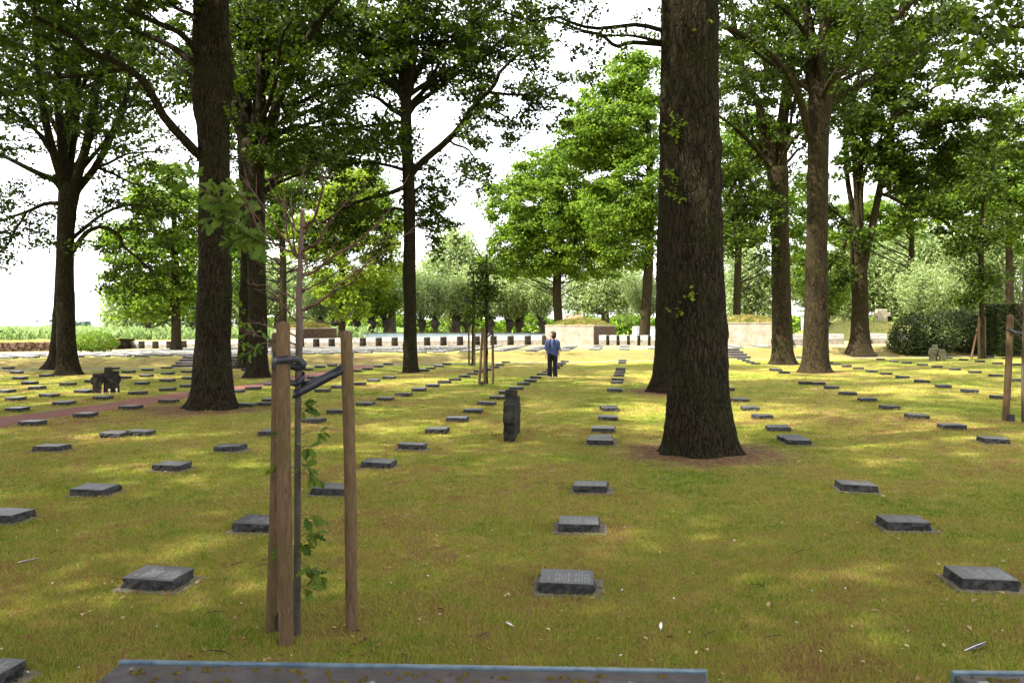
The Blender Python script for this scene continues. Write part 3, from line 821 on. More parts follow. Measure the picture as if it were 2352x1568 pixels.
# silvery willows
for k, (tx, Zw, ells, lab) in enumerate([
    (1045, 84, [(1045, 590, 62, 65), (1010, 650, 55, 70), (1085, 650, 50, 75), (1050, 700, 75, 40)], 'tall silvery willow in the gap right of the slim middle oak'),
    (640, 86, [(640, 650, 70, 60), (590, 690, 50, 50), (690, 690, 60, 50), (530, 690, 50, 60)], 'pale willow behind the wooden stakes'),
    (1390, 88, [(1390, 650, 80, 50), (1340, 680, 50, 50), (1450, 670, 60, 55), (1210, 660, 60, 60), (1160, 640, 50, 60)], 'pale willow spreading behind the left bunker'),
    (1720, 84, [(1710, 620, 60, 75), (1680, 690, 45, 55), (1760, 680, 50, 55), (1830, 640, 40, 80)], 'pale willow seen right of the massive trunk'),
    (2040, 80, [(2040, 610, 65, 75), (2110, 600, 65, 75), (1950, 640, 65, 75), (2040, 690, 80, 45), (1910, 690, 40, 50), (2010, 580, 70, 55), (2120, 575, 80, 50)], 'silvery willow behind the stone cross'),
    (2200, 78, [(2180, 610, 75, 75), (2260, 620, 65, 85), (2330, 620, 60, 95), (2200, 700, 90, 45), (2310, 710, 60, 45), (2250, 585, 85, 55), (2120, 660, 70, 70), (2060, 640, 60, 70)], 'silvery willow above the dark bushes at right'),
    (440, 80, [(440, 660, 50, 60), (300, 690, 45, 50), (270, 720, 28, 35), (370, 700, 50, 45), (320, 745, 60, 30), (420, 740, 60, 34), (265, 745, 25, 25)], 'pale willow behind the left terrace tree'),
    (900, 90, [(890, 660, 60, 50), (840, 680, 50, 50), (940, 670, 40, 60), (760, 680, 50, 60)], 'pale willow behind the row of pollards')]):
    blob_tree('willow_tree', lab, [(tx, 778, 24), (tx, 740, 20), (tx, 690, 16), (tx + 3, 640, 10), (tx, 600, 5)], Zw, ells, 40 + k, leaf=0.42, aspect=0.34, nclump=64, per=85,
              mat=M_WIL, bark=M_WILB, sig=0.6, shell=0.35, group='willows behind the wall', flat=0.2, squash=1.1)


def pollard(k, px, Z, lab, ln=4.6, mat=M_WIL, rods=55):
    """knobbly trunk with a fan of thin upright rods"""
    rng = np.random.default_rng(200 + k)
    X = (px - CX) * Z / F
    z0 = 0.25
    root = empty('pollard_willow', (X, Z, z0), lab, 'tree', 'pollard willows in a row behind the wall')
    tb = Tubes(); zz = np.array([-0.2, 0.2, 0.8, 1.3, 1.6, 1.85, 2.05])
    P = np.stack([X + 0.1 * np.sin(zz * 2 + k), np.full(7, Z), z0 + zz], 1)
    tb.add(curve_pts(P, 16), np.interp(np.linspace(0, 6, 16), range(7), [0.3, 0.22, 0.19, 0.22, 0.42, 0.46, 0.25]), 12,
           wob=1 + 0.22 * rng.normal(size=(16, 12)) * np.linspace(0.3, 1, 16)[:, None])
    rd = Tubes(); lc = []
    for _ in range(rods):
        a = rng.uniform(0, 2 * np.pi); e = rng.uniform(0.05, 0.75) ** 1.0
        d = np.array([math.cos(a) * math.sin(e), math.sin(a) * math.sin(e), math.cos(e)])
        o = np.array([X, Z, z0 + 1.75]) + d * np.array([0.4, 0.4, 0.25])
        L = ln * rng.uniform(0.6, 1.1)
        q = np.array([o, o + d * L * 0.5 + np.array([0, 0, 0.15]), o + d * L + np.array([0, 0, 0.35]) + rng.normal(size=3) * 0.15])
        q = curve_pts(q, 5)
        rd.add(q, np.linspace(0.025, 0.006, 5), 3, cap=False)
        m = 95
        t = rng.uniform(0.16, 1.0, m) ** 0.85 * 4; i = np.minimum(t.astype(int), 3); f = (t - i)[:, None]
        lc.append(q[i] * (1 - f) + q[i + 1] * f + rng.normal(size=(m, 3)) * 0.2)
    link('trunk', tb.mesh('trunk'), M_WILB, root, True)
    link('rods', rd.mesh('rods'), M_TWIG, root, True)['kind'] = 'stuff'
    link('crown', leaf_mesh('crown', np.concatenate(lc), 0.26, rng, flat=0.15, aspect=0.36), mat, root, True)


ORD = ['first', 'second', 'third', 'fourth', 'fifth', 'sixth', 'seventh', 'eighth', 'ninth', 'tenth', 'eleventh', 'twelfth', 'thirteenth', 'fourteenth',
       'fifteenth', 'sixteenth', 'seventeenth', 'eighteenth', 'nineteenth', 'twentieth', 'twenty-first', 'twenty-second', 'twenty-third', 'twenty-fourth',
       'twenty-fifth', 'twenty-sixth', 'twenty-seventh', 'twenty-eighth', 'twenty-ninth', 'thirtieth'] + ['%dth' % i for i in range(31, 60)]
WILL = [735, 773, 819, 855, 886, 966, 998, 1051, 1075, 1126, 1170, 1191, 1244]
for k, px in enumerate(WILL):
    left = len(WILL) - 1 - k
    pollard(k, px, 72 + 0.6 * (k % 3), 'pollard willow, %s to the left of the left bunker, behind the block wall' % ORD[left], ln=3.6 + 1.0 * ((k * 37) % 10) / 10,
            mat=M_OAKL if k in (2, 3, 4) else M_WIL)
pollard(20, 1484, 70, 'pollard willow between the left bunker and the massive trunk', 4.0)
pollard(21, 1895, 66, 'pollard willow in front of the white building at right', 4.0, M_OAKL)
pollard(22, 2110, 64, 'thick-headed pollard willow just above the dark bushes', 4.2)
pollard(23, 2145, 66, 'pollard willow beside the thick-headed one above the bushes', 4.4)
pollard(24, 572, 70, 'pollard willow seen between the two left oak trunks', 4.0)
pollard(25, 340, 66, 'pollard willow behind the left terrace tree', 3.6, M_OAKL)

# ------------------------------------------------------------------ bushes
def bush(name, label, ells, Z, seed, n, leaf, group, depth=1.2, cat='bush', mat=M_BUSH):
    rng = np.random.default_rng(seed)
    X0 = (ells[0][0] - CX) * Z / F
    root = empty(name, (X0, Z, tz(X0, Z)), label, cat, group)
    lc, ln = [], []; br = Tubes()
    for x, y, rx, ry in ells:
        c = at(x, y, Z); a, b = rx * Z / F, ry * Z / F
        m = int(n * rx * ry / 2500)
        v = unit(rng.normal(size=(m, 3)))
        bumps = np.array([1 + 0.16 * mnoise.noise(Vector(q * 3.1) + Vector((seed, 0, 0))) for q in v])[:, None]
        rad = (0.62 + 0.4 * rng.uniform(0, 1, m) ** 0.5)[:, None]
        q = c + v * np.array([a, depth, b]) * rad * bumps
        k = q[:, 2] > tz(X0, Z) + 0.03
        lc.append(q[k]); ln.append(v[k])
        for _ in range(14):
            d = unit(rng.normal(size=3)) * np.array([a, depth, b]) * 0.85
            s = np.array([c[0] + d[0] * 0.25, c[1] + d[1] * 0.25, tz(X0, Z) - 0.03])
            br.add(curve_pts(np.array([s, (s + c + d) * 0.5, c + d]), 5), np.linspace(0.03, 0.008, 5), 4, cap=False)
    link('stems', br.mesh('stems'), M_TWIG, root, True)['kind'] = 'stuff'
    link('foliage', leaf_mesh('foliage', np.concatenate(lc), leaf, rng, out=np.concatenate(ln), flat=0.3, aspect=0.45), mat, root, True)


bush('rhododendron_bush', 'rounded bush at the end of the block wall beside the left oak', [(222, 784, 40, 24), (195, 790, 22, 14), (245, 790, 20, 14)], 49, 81, 4200, 0.13, None, mat=M_OAKL)
bush('rhododendron_bush', 'large dark rounded bush on the bank at the end of the right block wall', [(2105, 768, 58, 50), (2150, 768, 55, 50), (2075, 788, 34, 30)], 47, 82, 3600, 0.15, 'dark bushes on the right bank')
bush('rhododendron_bush', 'dark bush behind the right group of small stone crosses', [(2200, 766, 56, 52), (2240, 770, 52, 48)], 48.5, 83, 3600, 0.15, 'dark bushes on the right bank')
bush('rhododendron_bush', 'dark bush behind the staked young tree, next to the clipped hedge', [(2280, 768, 50, 50), (2315, 776, 42, 42)], 48.5, 84, 3600, 0.15, 'dark bushes on the right bank')


def hedge():
    rng = np.random.default_rng(85)
    Z = 46.0
    x0, x1 = (2296 - CX) * Z / F, (2520 - CX) * Z / F
    zb = tz(x0, Z); h = H - (700 - HY) * Z / F - zb
    root = empty('clipped_hedge', ((x0 + x1) / 2, Z + 0.7, zb), 'tall clipped hedge at the right edge with a lit top', 'hedge')
    core = link('core', box_mesh('core', x1 - x0 - 0.5, 0.9, h - 0.25, (0, 0, h / 2)), M_TWIG, root)
    n = 26000
    q = rng.uniform(0, 1, (n, 3)); f = rng.integers(0, 4, n)
    q[f == 0, 1] = 0; q[f == 1, 2] = 1; q[f == 2, 0] = 0; q[f == 3, 1] = rng.uniform(0, 0.2, (f == 3).sum())
    nn = np.zeros((n, 3)); nn[f == 0, 1] = -1; nn[f == 1, 2] = 1; nn[f == 2, 0] = -1
    p = np.array([x0, Z, zb]) + q * np.array([x1 - x0, 1.4, h]) + rng.normal(size=(n, 3)) * 0.04
    link('foliage', leaf_mesh('foliage', p, 0.1, rng, out=nn, flat=0.2), M_BUSH, root, True)


hedge()

# ------------------------------------------------------------------ ground
def path_line():
    pts = [ground(x, y) for x, y in [(-60, 982), (0, 969), (100, 953), (274, 930), (428, 906), (560, 888), (632, 879), (752, 856), (850, 839)]]
    return curve_pts(np.array(pts), 60)


PATH = path_line()
PATHW = 0.62


def grave_soil(nt, pos):
    """mask of bare, needle- and leaf-strewn soil round the trunks"""
    acc = None
    dn = N(nt, 'ShaderNodeTexNoise', Scale=2.2, Detail=4.0)
    nt.links.new(pos, dn.inputs['Vector'])
    wob = math_n(nt, 'MULTIPLY', math_n(nt, 'SUBTRACT', dn.outputs['Fac'], 0.5), 1.6)
    for (bx, by, bz, lr) in BASES:
        if lr <= 0 or by < 4: continue
        d = nt.nodes.new('ShaderNodeVectorMath'); d.operation = 'DISTANCE'
        nt.links.new(pos, d.inputs[0]); d.inputs[1].default_value = (bx, by - 0.1, bz)
        v = mrange(nt, math_n(nt, 'ADD', d.outputs['Value'], wob), lr * 0.55, lr * 1.15, 1.0, 0.0)
        acc = v if acc is None else math_n(nt, 'MAXIMUM', acc, v)
    return acc


def grass_color(nt, pos):
    big = noise_n(nt, pos, 0.22, 4, 0.65, 0.5)
    mid = noise_n(nt, pos, 0.85, 5, 0.6, 0.8)
    small = noise_n(nt, pos, 5.0, 4, 0.6)
    f = math_n(nt, 'ADD', math_n(nt, 'MULTIPLY', big, 0.45), math_n(nt, 'MULTIPLY', mid, 0.4))
    f = math_n(nt, 'ADD', f, math_n(nt, 'MULTIPLY', small, 0.36))
    f = math_n(nt, 'ADD', math_n(nt, 'MULTIPLY', math_n(nt, 'SUBTRACT', f, 0.605), 1.45), 0.51)
    return f


GRASS_STOPS = [(0.30, (0.075, 0.140, 0.010)), (0.43, (0.200, 0.240, 0.024)), (0.55, (0.320, 0.295, 0.055)), (0.63, (0.280, 0.190, 0.065)), (0.73, (0.200, 0.110, 0.050))]
m_lawn, nt, bs, _ = new_mat('lawn_grass')
pos = wpos(nt)
f = grass_color(nt, pos)
c = ramp(nt, f, GRASS_STOPS)
fine = noise_n(nt, pos, 38.0, 4, 0.7)
c = mixc(nt, mrange(nt, fine, 0.35, 0.60, 0.75, 0.0), c, (0.050, 0.040, 0.009))
soil = ramp(nt, noise_n(nt, pos, 14.0, 5, 0.7), [(0.35, (0.060, 0.032, 0.016)), (0.5, (0.130, 0.072, 0.036)), (0.66, (0.22, 0.13, 0.07))])
c = mixc(nt, grave_soil(nt, pos), c, soil)
# dry, worn slope of the bank
sep = nt.nodes.new('ShaderNodeSeparateXYZ'); nt.links.new(pos, sep.inputs[0])
s_b = math_n(nt, 'SUBTRACT', math_n(nt, 'SUBTRACT', sep.outputs['Y'], math_n(nt, 'MULTIPLY', sep.outputs['X'], 0.31)), 38.9)
s_b = math_n(nt, 'ADD', s_b, math_n(nt, 'MULTIPLY', math_n(nt, 'SUBTRACT', noise_n(nt, pos, 0.6, 4), 0.5), 2.5))
worn = math_n(nt, 'MULTIPLY', mrange(nt, s_b, -0.3, 0.5), mrange(nt, s_b, 1.6, 3.0, 1.0, 0.0))
c = mixc(nt, math_n(nt, 'MULTIPLY', worn, 0.75), c, mixc(nt, noise_n(nt, pos, 3.0, 5), (0.12, 0.075, 0.035), (0.25, 0.19, 0.08)))
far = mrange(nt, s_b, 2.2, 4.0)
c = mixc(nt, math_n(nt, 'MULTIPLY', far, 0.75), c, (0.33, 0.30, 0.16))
nt.links.new(c, bs.inputs['Base Color'])
bs.inputs['Roughness'].default_value = 1.0
bs.inputs['Specular IOR Level'].default_value = 0.1
bump(nt, bs, fine, 0.7, 0.03)

xs = np.concatenate([np.linspace(-95, -40, 24, endpoint=False), np.linspace(-40, 45, 190, endpoint=False), np.linspace(45, 90, 20)])
ys = np.concatenate([np.linspace(-14, 0, 12, endpoint=False), np.linspace(0, 66, 190), np.linspace(66.6, 90, 16)])
XX, YY = np.meshgrid(xs, ys)
ZZ = terr(XX, YY)
nx, ny = len(xs), len(ys)
i = (np.arange(ny - 1)[:, None] * nx + np.arange(nx - 1)[None]).ravel()
lawn = link('lawn', mesh_np('lawn', np.stack([XX, YY, ZZ], -1).reshape(-1, 3), np.stack([i, i + 1, i + nx + 1, i + nx], -1), True), m_lawn)
props(lawn, kind='structure')

m_field = mottled('field_crop', (0.22, 0.27, 0.06), (0.34, 0.36, 0.11), 0.05, 1.0, 0, spec=0.1)
fm = mesh_np('field', np.array([[-1500, -300, -0.12], [1500, -300, -0.12], [1500, 1800, -0.12], [-1500, 1800, -0.12]], float), np.array([[0, 1, 2, 3]]))
props(link('field', fm, m_field), kind='structure')

# red gravel path and the pale path along the foot of the bank
m_path = mottled('red_gravel', (0.115, 0.045, 0.034), (0.21, 0.095, 0.070), 18, 0.95, 0.5, 0.01, 0.15)
m_pale = mottled('pale_gravel', (0.10, 0.095, 0.088), (0.17, 0.16, 0.145), 8, 0.95, 0.3, 0.01, 0.15)


def ribbon_ground(line, w, lift, jit=0.07, seed=0):
    T = unit(np.gradient(line[:, :2], axis=0)); Nn = np.stack([-T[:, 1], T[:, 0]], 1)
    rng = np.random.default_rng(seed)
    n = len(line); k = 7
    V = []
    for i in range(n):
        a, b = w * (1 + jit * rng.normal()), w * (1 + jit * rng.normal())
        for j in range(k):
            o = -a + (a + b) * j / (k - 1)
            p = line[i, :2] + Nn[i] * o
            V.append((p[0], p[1], tz(p[0], p[1]) + lift - (0.012 if j in (0, k - 1) else 0)))
    i = (np.arange(n - 1)[:, None] * k + np.arange(k - 1)[None]).ravel()
    return np.array(V), np.stack([i, i + 1, i + k + 1, i + k], -1)


V, Fq = ribbon_ground(curve_pts(PATH, 160), PATHW, 0.008, 0.07, 3)
props(link('red_path', mesh_np('red_path', V, Fq, True), m_path), kind='structure')
Xp = np.linspace(-26, 34, 120)
V, Fq = ribbon_ground(np.stack([Xp, foot_y(Xp) - 0.9, 0 * Xp], 1), 0.42, 0.010, 0.1, 4)
props(link('bank_path', mesh_np('bank_path', V, Fq, True), m_pale), kind='structure')

# ------------------------------------------------------------------ flat grave stones
m_gr_top, nt, bs, _ = new_mat('granite_honed')
v = wpos(nt)
a = noise_n(nt, v, 90.0, 3, 0.7); b = noise_n(nt, v, 6.0, 5)
c = ramp(nt, math_n(nt, 'ADD', math_n(nt, 'MULTIPLY', a, 0.6), math_n(nt, 'MULTIPLY', b, 0.4)), [(0.35, (0.022, 0.020, 0.023)), (0.6, (0.055, 0.050, 0.053)), (0.72, (0.12, 0.11, 0.11))])
nt.links.new(c, bs.inputs['Base Color'])
bs.inputs['Roughness'].default_value = 0.42
bs.inputs['Specular IOR Level'].default_value = 0.6
bump(nt, bs, a, 0.15, 0.004)
m_gr_side = mottled('granite_split', (0.009, 0.009, 0.010), (0.045, 0.043, 0.042), 26, 0.75, 0.9, 0.02, 0.4)
m_gr_sunlit = mottled('granite_sunlit', (0.24, 0.24, 0.24), (0.40, 0.395, 0.385), 14, 0.42, 0.2, 0.005, 0.6)  # lit copy of the granite: sun and sky sheen put into the colour
m_plate = mottled('plinth_concrete', (0.085, 0.072, 0.055), (0.16, 0.135, 0.10), 22, 0.9, 0.5, 0.006, 0.2)
m_letter = mottled('engraved_letters', (0.27, 0.27, 0.28), (0.42, 0.42, 0.43), 30, 0.8, 0, spec=0.2)


def stone_mesh(seed, sx, sy, sz, rough=0.011):
    """granite block: honed top with a sharp arris, split sides"""
    rng = np.random.default_rng(seed)
    bm = bmesh.new()
    nxs, nys = 9, 8
    def ring(z, ins, j):
        out = []
        per = [(-1 + 2 * i / nxs, -1) for i in range(nxs)] + [(1, -1 + 2 * i / nys) for i in range(nys)] + [(1 - 2 * i / nxs, 1) for i in range(nxs)] + [(-1, 1 - 2 * i / nys) for i in range(nys)]
        for px, py in per:
            o = rng.normal() * j
            sc = 1 - ins
            out.append(bm.verts.new((px * (sx / 2) * sc + (o if abs(px) == 1 else 0), py * (sy / 2) * sc + (o if abs(py) == 1 else 0), z + (rng.normal() * j * 0.4 if 0 < z < sz else 0))))
        return out
    rings = [ring(-0.03, 0.0, rough), ring(sz * 0.3, -0.01, rough), ring(sz * 0.68, -0.004, rough), ring(sz * 0.97, 0.004, rough * 0.12), ring(sz, 0.012, 0)]
    for a, b in zip(rings[:-1], rings[1:]):
        n = len(a)
        for i in range(n):
            f = bm.faces.new((a[i], a[(i + 1) % n], b[(i + 1) % n], b[i])); f.material_index = 1 if a is not rings[3] else 0
    f = bm.faces.new(rings[-1]); f.material_index = 0
    return mesh_bm('grave_stone', bm)


STONES = [stone_mesh(s, 0.355 + 0.01 * ((s % 3) - 1), 0.29, 0.088, 0.009) for s in range(7)]
for me in STONES: me.materials.append(m_gr_top); me.materials.append(m_gr_side)
TSTONES = [stone_mesh(40 + s, 0.56, 0.36, 0.10, 0.008) for s in range(4)]
m_gr_mid = mottled('granite_split_sunlit', (0.06, 0.058, 0.055), (0.17, 0.165, 0.155), 20, 0.8, 0.6, 0.02, 0.3)  # terrace sides lightened the same way, sunlight put into the colour
for me in TSTONES: me.materials.append(m_gr_sunlit); me.materials.append(m_gr_mid)
PLATE = box_mesh('base_plate', 0.47, 0.37, 0.05, (0.012, -0.005, -0.006), 0.006)
PLATE.materials.append(m_plate)


def letters_mesh(seed):
    """engraved names, too worn to read: short cut strokes in lines that run across the slab"""
    rng = np.random.default_rng(seed)
    V, Fq = [], []
    def stroke(x, y, w, h):
        k = len(V)
        V.extend([(x, y, 0), (x + w, y, 0), (x + w, y + h, 0), (x, y + h, 0)]); Fq.append((k, k + 1, k + 2, k + 3))
    for col, lines in ((-0.125, 1), (-0.075, 5), (0.055, 5), (0.15, 1)):
        for ln in range(lines):
            x = col + ln * 0.0205
            y = -0.115 + (0.03 if lines == 1 else 0)
            end = y + rng.uniform(0.13, 0.225) * (0.35 if lines == 1 else 1)
            while y < end:
                h = rng.uniform(0.005, 0.009)
                if rng.uniform() > 0.13:
                    stroke(x, y, 0.0125, 0.0026)
                    if rng.uniform() > 0.4: stroke(x, y + h - 0.003, 0.0125, 0.0024)
                    if rng.uniform() > 0.5: stroke(x + rng.choice([0, 0.005, 0.0102]), y + 0.0028, 0.0023, h - 0.006)
                y += h + 0.003
    me = mesh_np('lettering', np.array(V), np.array(Fq))
    me.materials.append(m_letter)
    return me


LETT = [letters_mesh(s) for s in range(4)]
R1 = lambda u, v: (0.3418 * u, 803.9 + 0.3418 * v)
R2 = lambda u, v: (746.5 + 0.3418 * u, 803.9 + 0.3418 * v)
R3 = lambda u, v: (1548 + 0.3418 * u, 803.9 + 0.3418 * v)
near = []
for u, v in [(40, 128), (97, 158), (748, 130), (980, 140), (1110, 126), (297, 180), (115, 198), (180, 232), (440, 240), (850, 155), (822, 193), (605, 218), (1115, 165), (970, 182),
             (1247, 154), (1258, 198), (1110, 214), (942, 234), (230, 266), (543, 290), (1110, 277), (908, 302), (308, 320), (12, 290), (80, 344), (672, 336), (407, 374), (1112, 360),
             (1250, 252), (90, 416), (852, 404), (550, 456), (185, 512), (308, 688), (740, 593), (1521, 690), (1123, 820), (588, 988), (1705, 1232), (998, 1627), (-40, 1172),
             (1652, 140), (1690, 270), (1815, 242), (1570, 290), (1655, 387), (1810, 352), (1815, 582), (2093, 495), (2100, 195), (2160, 285), (2270, 260), (2265, 432), (2205, 985),
             (2145, 120), (2227, 110), (2062, 138)]:
    near.append(R1(u, v) + (0,))
for u, v in [(43, 105), (203, 148), (282, 134), (356, 117), (422, 101), (90, 260), (222, 238), (322, 215), (427, 195), (664, 143), (708, 130), (764, 115), (816, 100),
             (262, 380), (400, 343), (522, 313), (628, 278), (721, 250), (800, 225), (870, 208), (936, 185), (990, 168), (1035, 150), (1090, 137), (1140, 122), (1175, 105), (1214, 88), (70, 434),
             (995, 428), (1083, 376), (1160, 335), (1220, 298), (1286, 268), (1334, 238), (1382, 217), (1418, 193), (1462, 170), (1495, 157), (1522, 140), (1550, 127), (1572, 112), (1592, 97), (1612, 83),
             (884, 486), (750, 565), (580, 677), (348, 800),
             (1795, 968), (1715, 1235), (1635, 1650), (1878, 558), (1906, 478), (1965, 228), (1969, 208), (1979, 180), (1983, 161), (1988, 150), (1988, 133), (2000, 92), (2002, 77)]:
    near.append(R2(u, v) + (0,))
for u, v in [(1857, 645), (1918, 416), (1952, 285)]: near.append(R2(u, v) + (1,))
for u, v in [(368, 275), (455, 352), (526, 410), (608, 468), (718, 550), (1265, 963), (1598, 1225), (2150, 1628), (457, 65), (489, 77), (519, 88), (555, 97), (750, 158), (983, 236), (1072, 263), (1183, 305),
             (1318, 349), (1470, 403), (1657, 465), (1900, 538), (2185, 635), (855, 55), (1048, 90), (1097, 101), (1170, 116), (1250, 131), (1342, 152), (1438, 167), (1549, 191), (1682, 220), (1828, 255),
             (2007, 288), (2215, 333), (1397, 68), (1487, 82), (1574, 92), (1680, 106), (1781, 119), (1902, 137), (2036, 156), (2180, 180), (2325, 212), (1672, 38), (1850, 58), (1956, 70), (2067, 82),
             (2187, 95), (2310, 103), (2135, 52), (2250, 62), (2020, 45)]:
    near.append(R3(u, v) + (0,))
for u, v in [(850, 642), (693 + 5, 142)]: near.append(R3(u, v) + (1,))
near.append((-112, 1609, 0))

ents = []
for x, y, dbl in near:
    g = ground(x, y)
    ents.append((g, 0))
    if dbl: ents.append((g + np.array([0.035 - 0.02 * (g[0] > 2), 0.305, 0]), 1))
g = ground(740 * 0.3418, 803.9 + 593 * 0.3418); ents.append((g + np.array([0.33, 0.17, 0]), 1))
g = ground(1655 * 0.3418, 803.9 + 387 * 0.3418); ents.append((g + np.array([0.33, 0.2, 0]), 1))
g = ground(1548 + 0.3418 * 983, 803.9 + 236 * 0.3418); ents.append((g + np.array([-0.30, 0.25, 0]), 1))
rows_ = {}
for k, (g, d) in enumerate(ents):
    i = round((g[0] - 0.149 * g[1] + 0.42) / 2.8)
    rows_.setdefault(i, []).append(k)


def row_phrase(i):
    if i == 0: return 'row just left of the massive trunk'
    if i == 1: return 'row just right of the massive trunk'
    if i == -1: return 'row that runs back to the woman'
    if i > 1: return '%s row right of the massive trunk' % ORD[i - 1]
    return '%s row left of the woman' % ORD[-i - 2]


rng = np.random.default_rng(5)
STONE_XY = []
for i, ks in sorted(rows_.items()):
    ks.sort(key=lambda k: ents[k][0][1])
    for n_, k in enumerate(ks):
        g, d = ents[k]
        rz = -math.radians(7.5) + rng.normal() * 0.025
        c = (g[0], g[1] + 0.15, tz(g[0], g[1] + 0.15) - 0.004)
        o = bpy.data.objects.new('grave_stone', STONES[k % 7]); COL.objects.link(o)
        o.location = c; o.rotation_euler = (rng.normal() * 0.022, rng.normal() * 0.022, rz)
        props(o, 'flat dark grave stone, %s from the front, %s' % (ORD[n_], row_phrase(i)), 'grave stone', 'flat grave stones on the lawn')
        STONE_XY.append((c[0], c[1], 0.24 if g[1] < 11 else 0.2))
        if g[1] < 12:
            p = bpy.data.objects.new('base_plate', PLATE); COL.objects.link(p); p.parent = o
            if not d:
                t = bpy.data.objects.new('lettering', LETT[k % 4]); COL.objects.link(t); t.parent = o; t.location = (0.0, 0, 0.0895); t['kind'] = 'stuff'

# terrace: closely set rows, sunlit
tcols = [(x, 0.88) for x in np.arange(-27.5, -3.0, 0.88)] + [(x, 1.72) for x in np.arange(-2.4, 18.5, 1.72)]
far_v, far_f, nv = [], [], 0
stuff_bm = []
singles = []
for ci, (x0, pitch) in enumerate(tcols):
    s = 2.75 + rng.uniform(0, 0.5)
    j = 0
    y0 = (foot_y(x0) + s)
    while True:
        Y = y0 + j * (1.12 if pitch < 1 else 0.78); X = x0 + 0.149 * (Y - y0)
        yw = np.interp(X, [-30, 3, 9, 20, 30], [58.0, 50.5, 49.0, 51.5, 54])
        if Y > yw or j > 24: break
        if rng.uniform() > 0.06:
            singles.append((j, ci, X, Y, pitch))
        j += 1
singles.sort(key=lambda q: (q[0] if q[4] < 1 else q[0] * 0.45))
n_ind = 128
cnt_l = sum(1 for t in tcols if t[1] < 1)
TC = []
for q, (j, ci, X, Y, pitch) in enumerate(singles):
    z = tz(X, Y) - 0.01
    if q < n_ind:
        o = bpy.data.objects.new('terrace_grave_stone', TSTONES[q % 4]); COL.objects.link(o)
        o.location = (X, Y, z); o.rotation_euler = (0, 0, -0.13 + rng.normal() * 0.02)
        if ci < cnt_l: ph = '%s from the bank, %s row from the left' % (ORD[j], ORD[ci])
        else: ph = '%s from the bank, %s row right of centre' % (ORD[j], ORD[ci - cnt_l])
        props(o, 'sunlit flat terrace grave stone, ' + ph, 'grave stone', 'flat grave stones on the terrace')
    else:
        TC.append((X, Y, z))
me0 = TSTONES[0]
v0 = np.array([v.co for v in me0.vertices])
bmj = bmesh.new()
bmt = bmesh.new()
for X, Y, z in TC:
    bm_box(bmt, 0.56, 0.36, 0.13, (X, Y, z + 0.035), -0.13 + rng.normal() * 0.02, 0)
for f_ in bmt.faces: f_.material_index = 0 if f_.normal.z > 0.9 else 1
o = link('grave_stones', mesh_bm('grave_stones', bmt), [m_gr_sunlit, m_gr_mid]); props(o, kind='stuff')
bmj.free()

# ------------------------------------------------------------------ walls, bunkers, steps
m_cap = mottled('pale_granite_cap', (0.22, 0.215, 0.21), (0.34, 0.33, 0.32), 5, 0.8, 0.25, 0.01, 0.2)
m_foot = mottled('warm_granite_base', (0.14, 0.12, 0.095), (0.23, 0.20, 0.165), 5, 0.85, 0.25, 0.01, 0.2)
m_ink = mottled('engraved_line', (0.20, 0.19, 0.18), (0.26, 0.25, 0.24), 5, 0.9, 0, spec=0.1)
m_side = mottled('shaded_block_side', (0.050, 0.038, 0.030), (0.10, 0.08, 0.065), 5, 0.95, 0.6, 0.02, 0.1)  # shade of the block sides put into a dark brown colour
BL_CACHE = {}


def wall_block(X, Y, w, d, h, rz, label):
    z = tz(X, Y) - 0.04
    root = empty('wall_block', (X, Y, z), label, 'stone block', 'granite blocks of the memorial wall', rz)
    key = (round(w, 2), round(d, 2), round(h, 2))
    if key not in BL_CACHE:
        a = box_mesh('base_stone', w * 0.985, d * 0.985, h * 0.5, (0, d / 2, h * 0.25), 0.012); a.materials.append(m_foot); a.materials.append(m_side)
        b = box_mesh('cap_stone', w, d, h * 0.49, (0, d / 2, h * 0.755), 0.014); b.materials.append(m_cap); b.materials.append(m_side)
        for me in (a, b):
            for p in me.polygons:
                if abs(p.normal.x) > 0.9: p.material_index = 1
        bm = bmesh.new()
        for q in range(2): bm_box(bm, w * (0.7 - 0.2 * q), 0.008, 0.02, (-0.02 * q, 0.001, h * (0.86 - 0.09 * q)))
        c = mesh_bm('inscription', bm); c.materials.append(m_ink)
        BL_CACHE[key] = (a, b, c)
    for nme, me in zip(('base_stone', 'cap_stone', 'inscription'), BL_CACHE[key]):
        o = bpy.data.objects.new(nme, me); COL.objects.link(o); o.parent = root
        if nme == 'inscription': o['kind'] = 'stuff'


TH = -math.radians(25)
wx0, wy0 = (262 - CX) * 60.0 / F, 60.0
wx1, wy1 = (1252 - CX) * 53.0 / F, 53.0
n_b = 28
for k in range(n_b):
    t = (k + 0.5) / n_b
    X = wx0 + (wx1 - wx0) * t; Y = wy0 + (wy1 - wy0) * t
    pitch = math.hypot(wx1 - wx0, wy1 - wy0) / n_b
    wall_block(X, Y, pitch * 0.68, 1.25, 0.60 + 0.10 * t, TH, 'pale two-tier granite wall block, %s to the left of the left bunker' % ORD[n_b - 1 - k])
# behind the woman, right of the bunker front
bx0, bx1 = (1372 - CX) * 51.5 / F, (1640 - CX) * 50 / F
for k in range(11):
    t = (k + 0.5) / 11
    wall_block(bx0 + (bx1 - bx0) * t, 51.5 - 1.3 * t, 0.50, 0.62, 0.70, TH * 1.1, 'pale two-tier granite wall block, %s to the right of the left bunker front' % ORD[k])
for k, (px, Z, w) in enumerate([(1834, 52, 0.85), (1920, 54, 1.02), (1977, 54.6, 1.0), (2018, 55, 1.05), (2066, 55.4, 1.05)]):
    wall_block((px - CX) * Z / F, Z, w, 0.7, 0.76, TH * 0.7, 'pale granite wall block, %s to the right of the right bunker' % ORD[k])

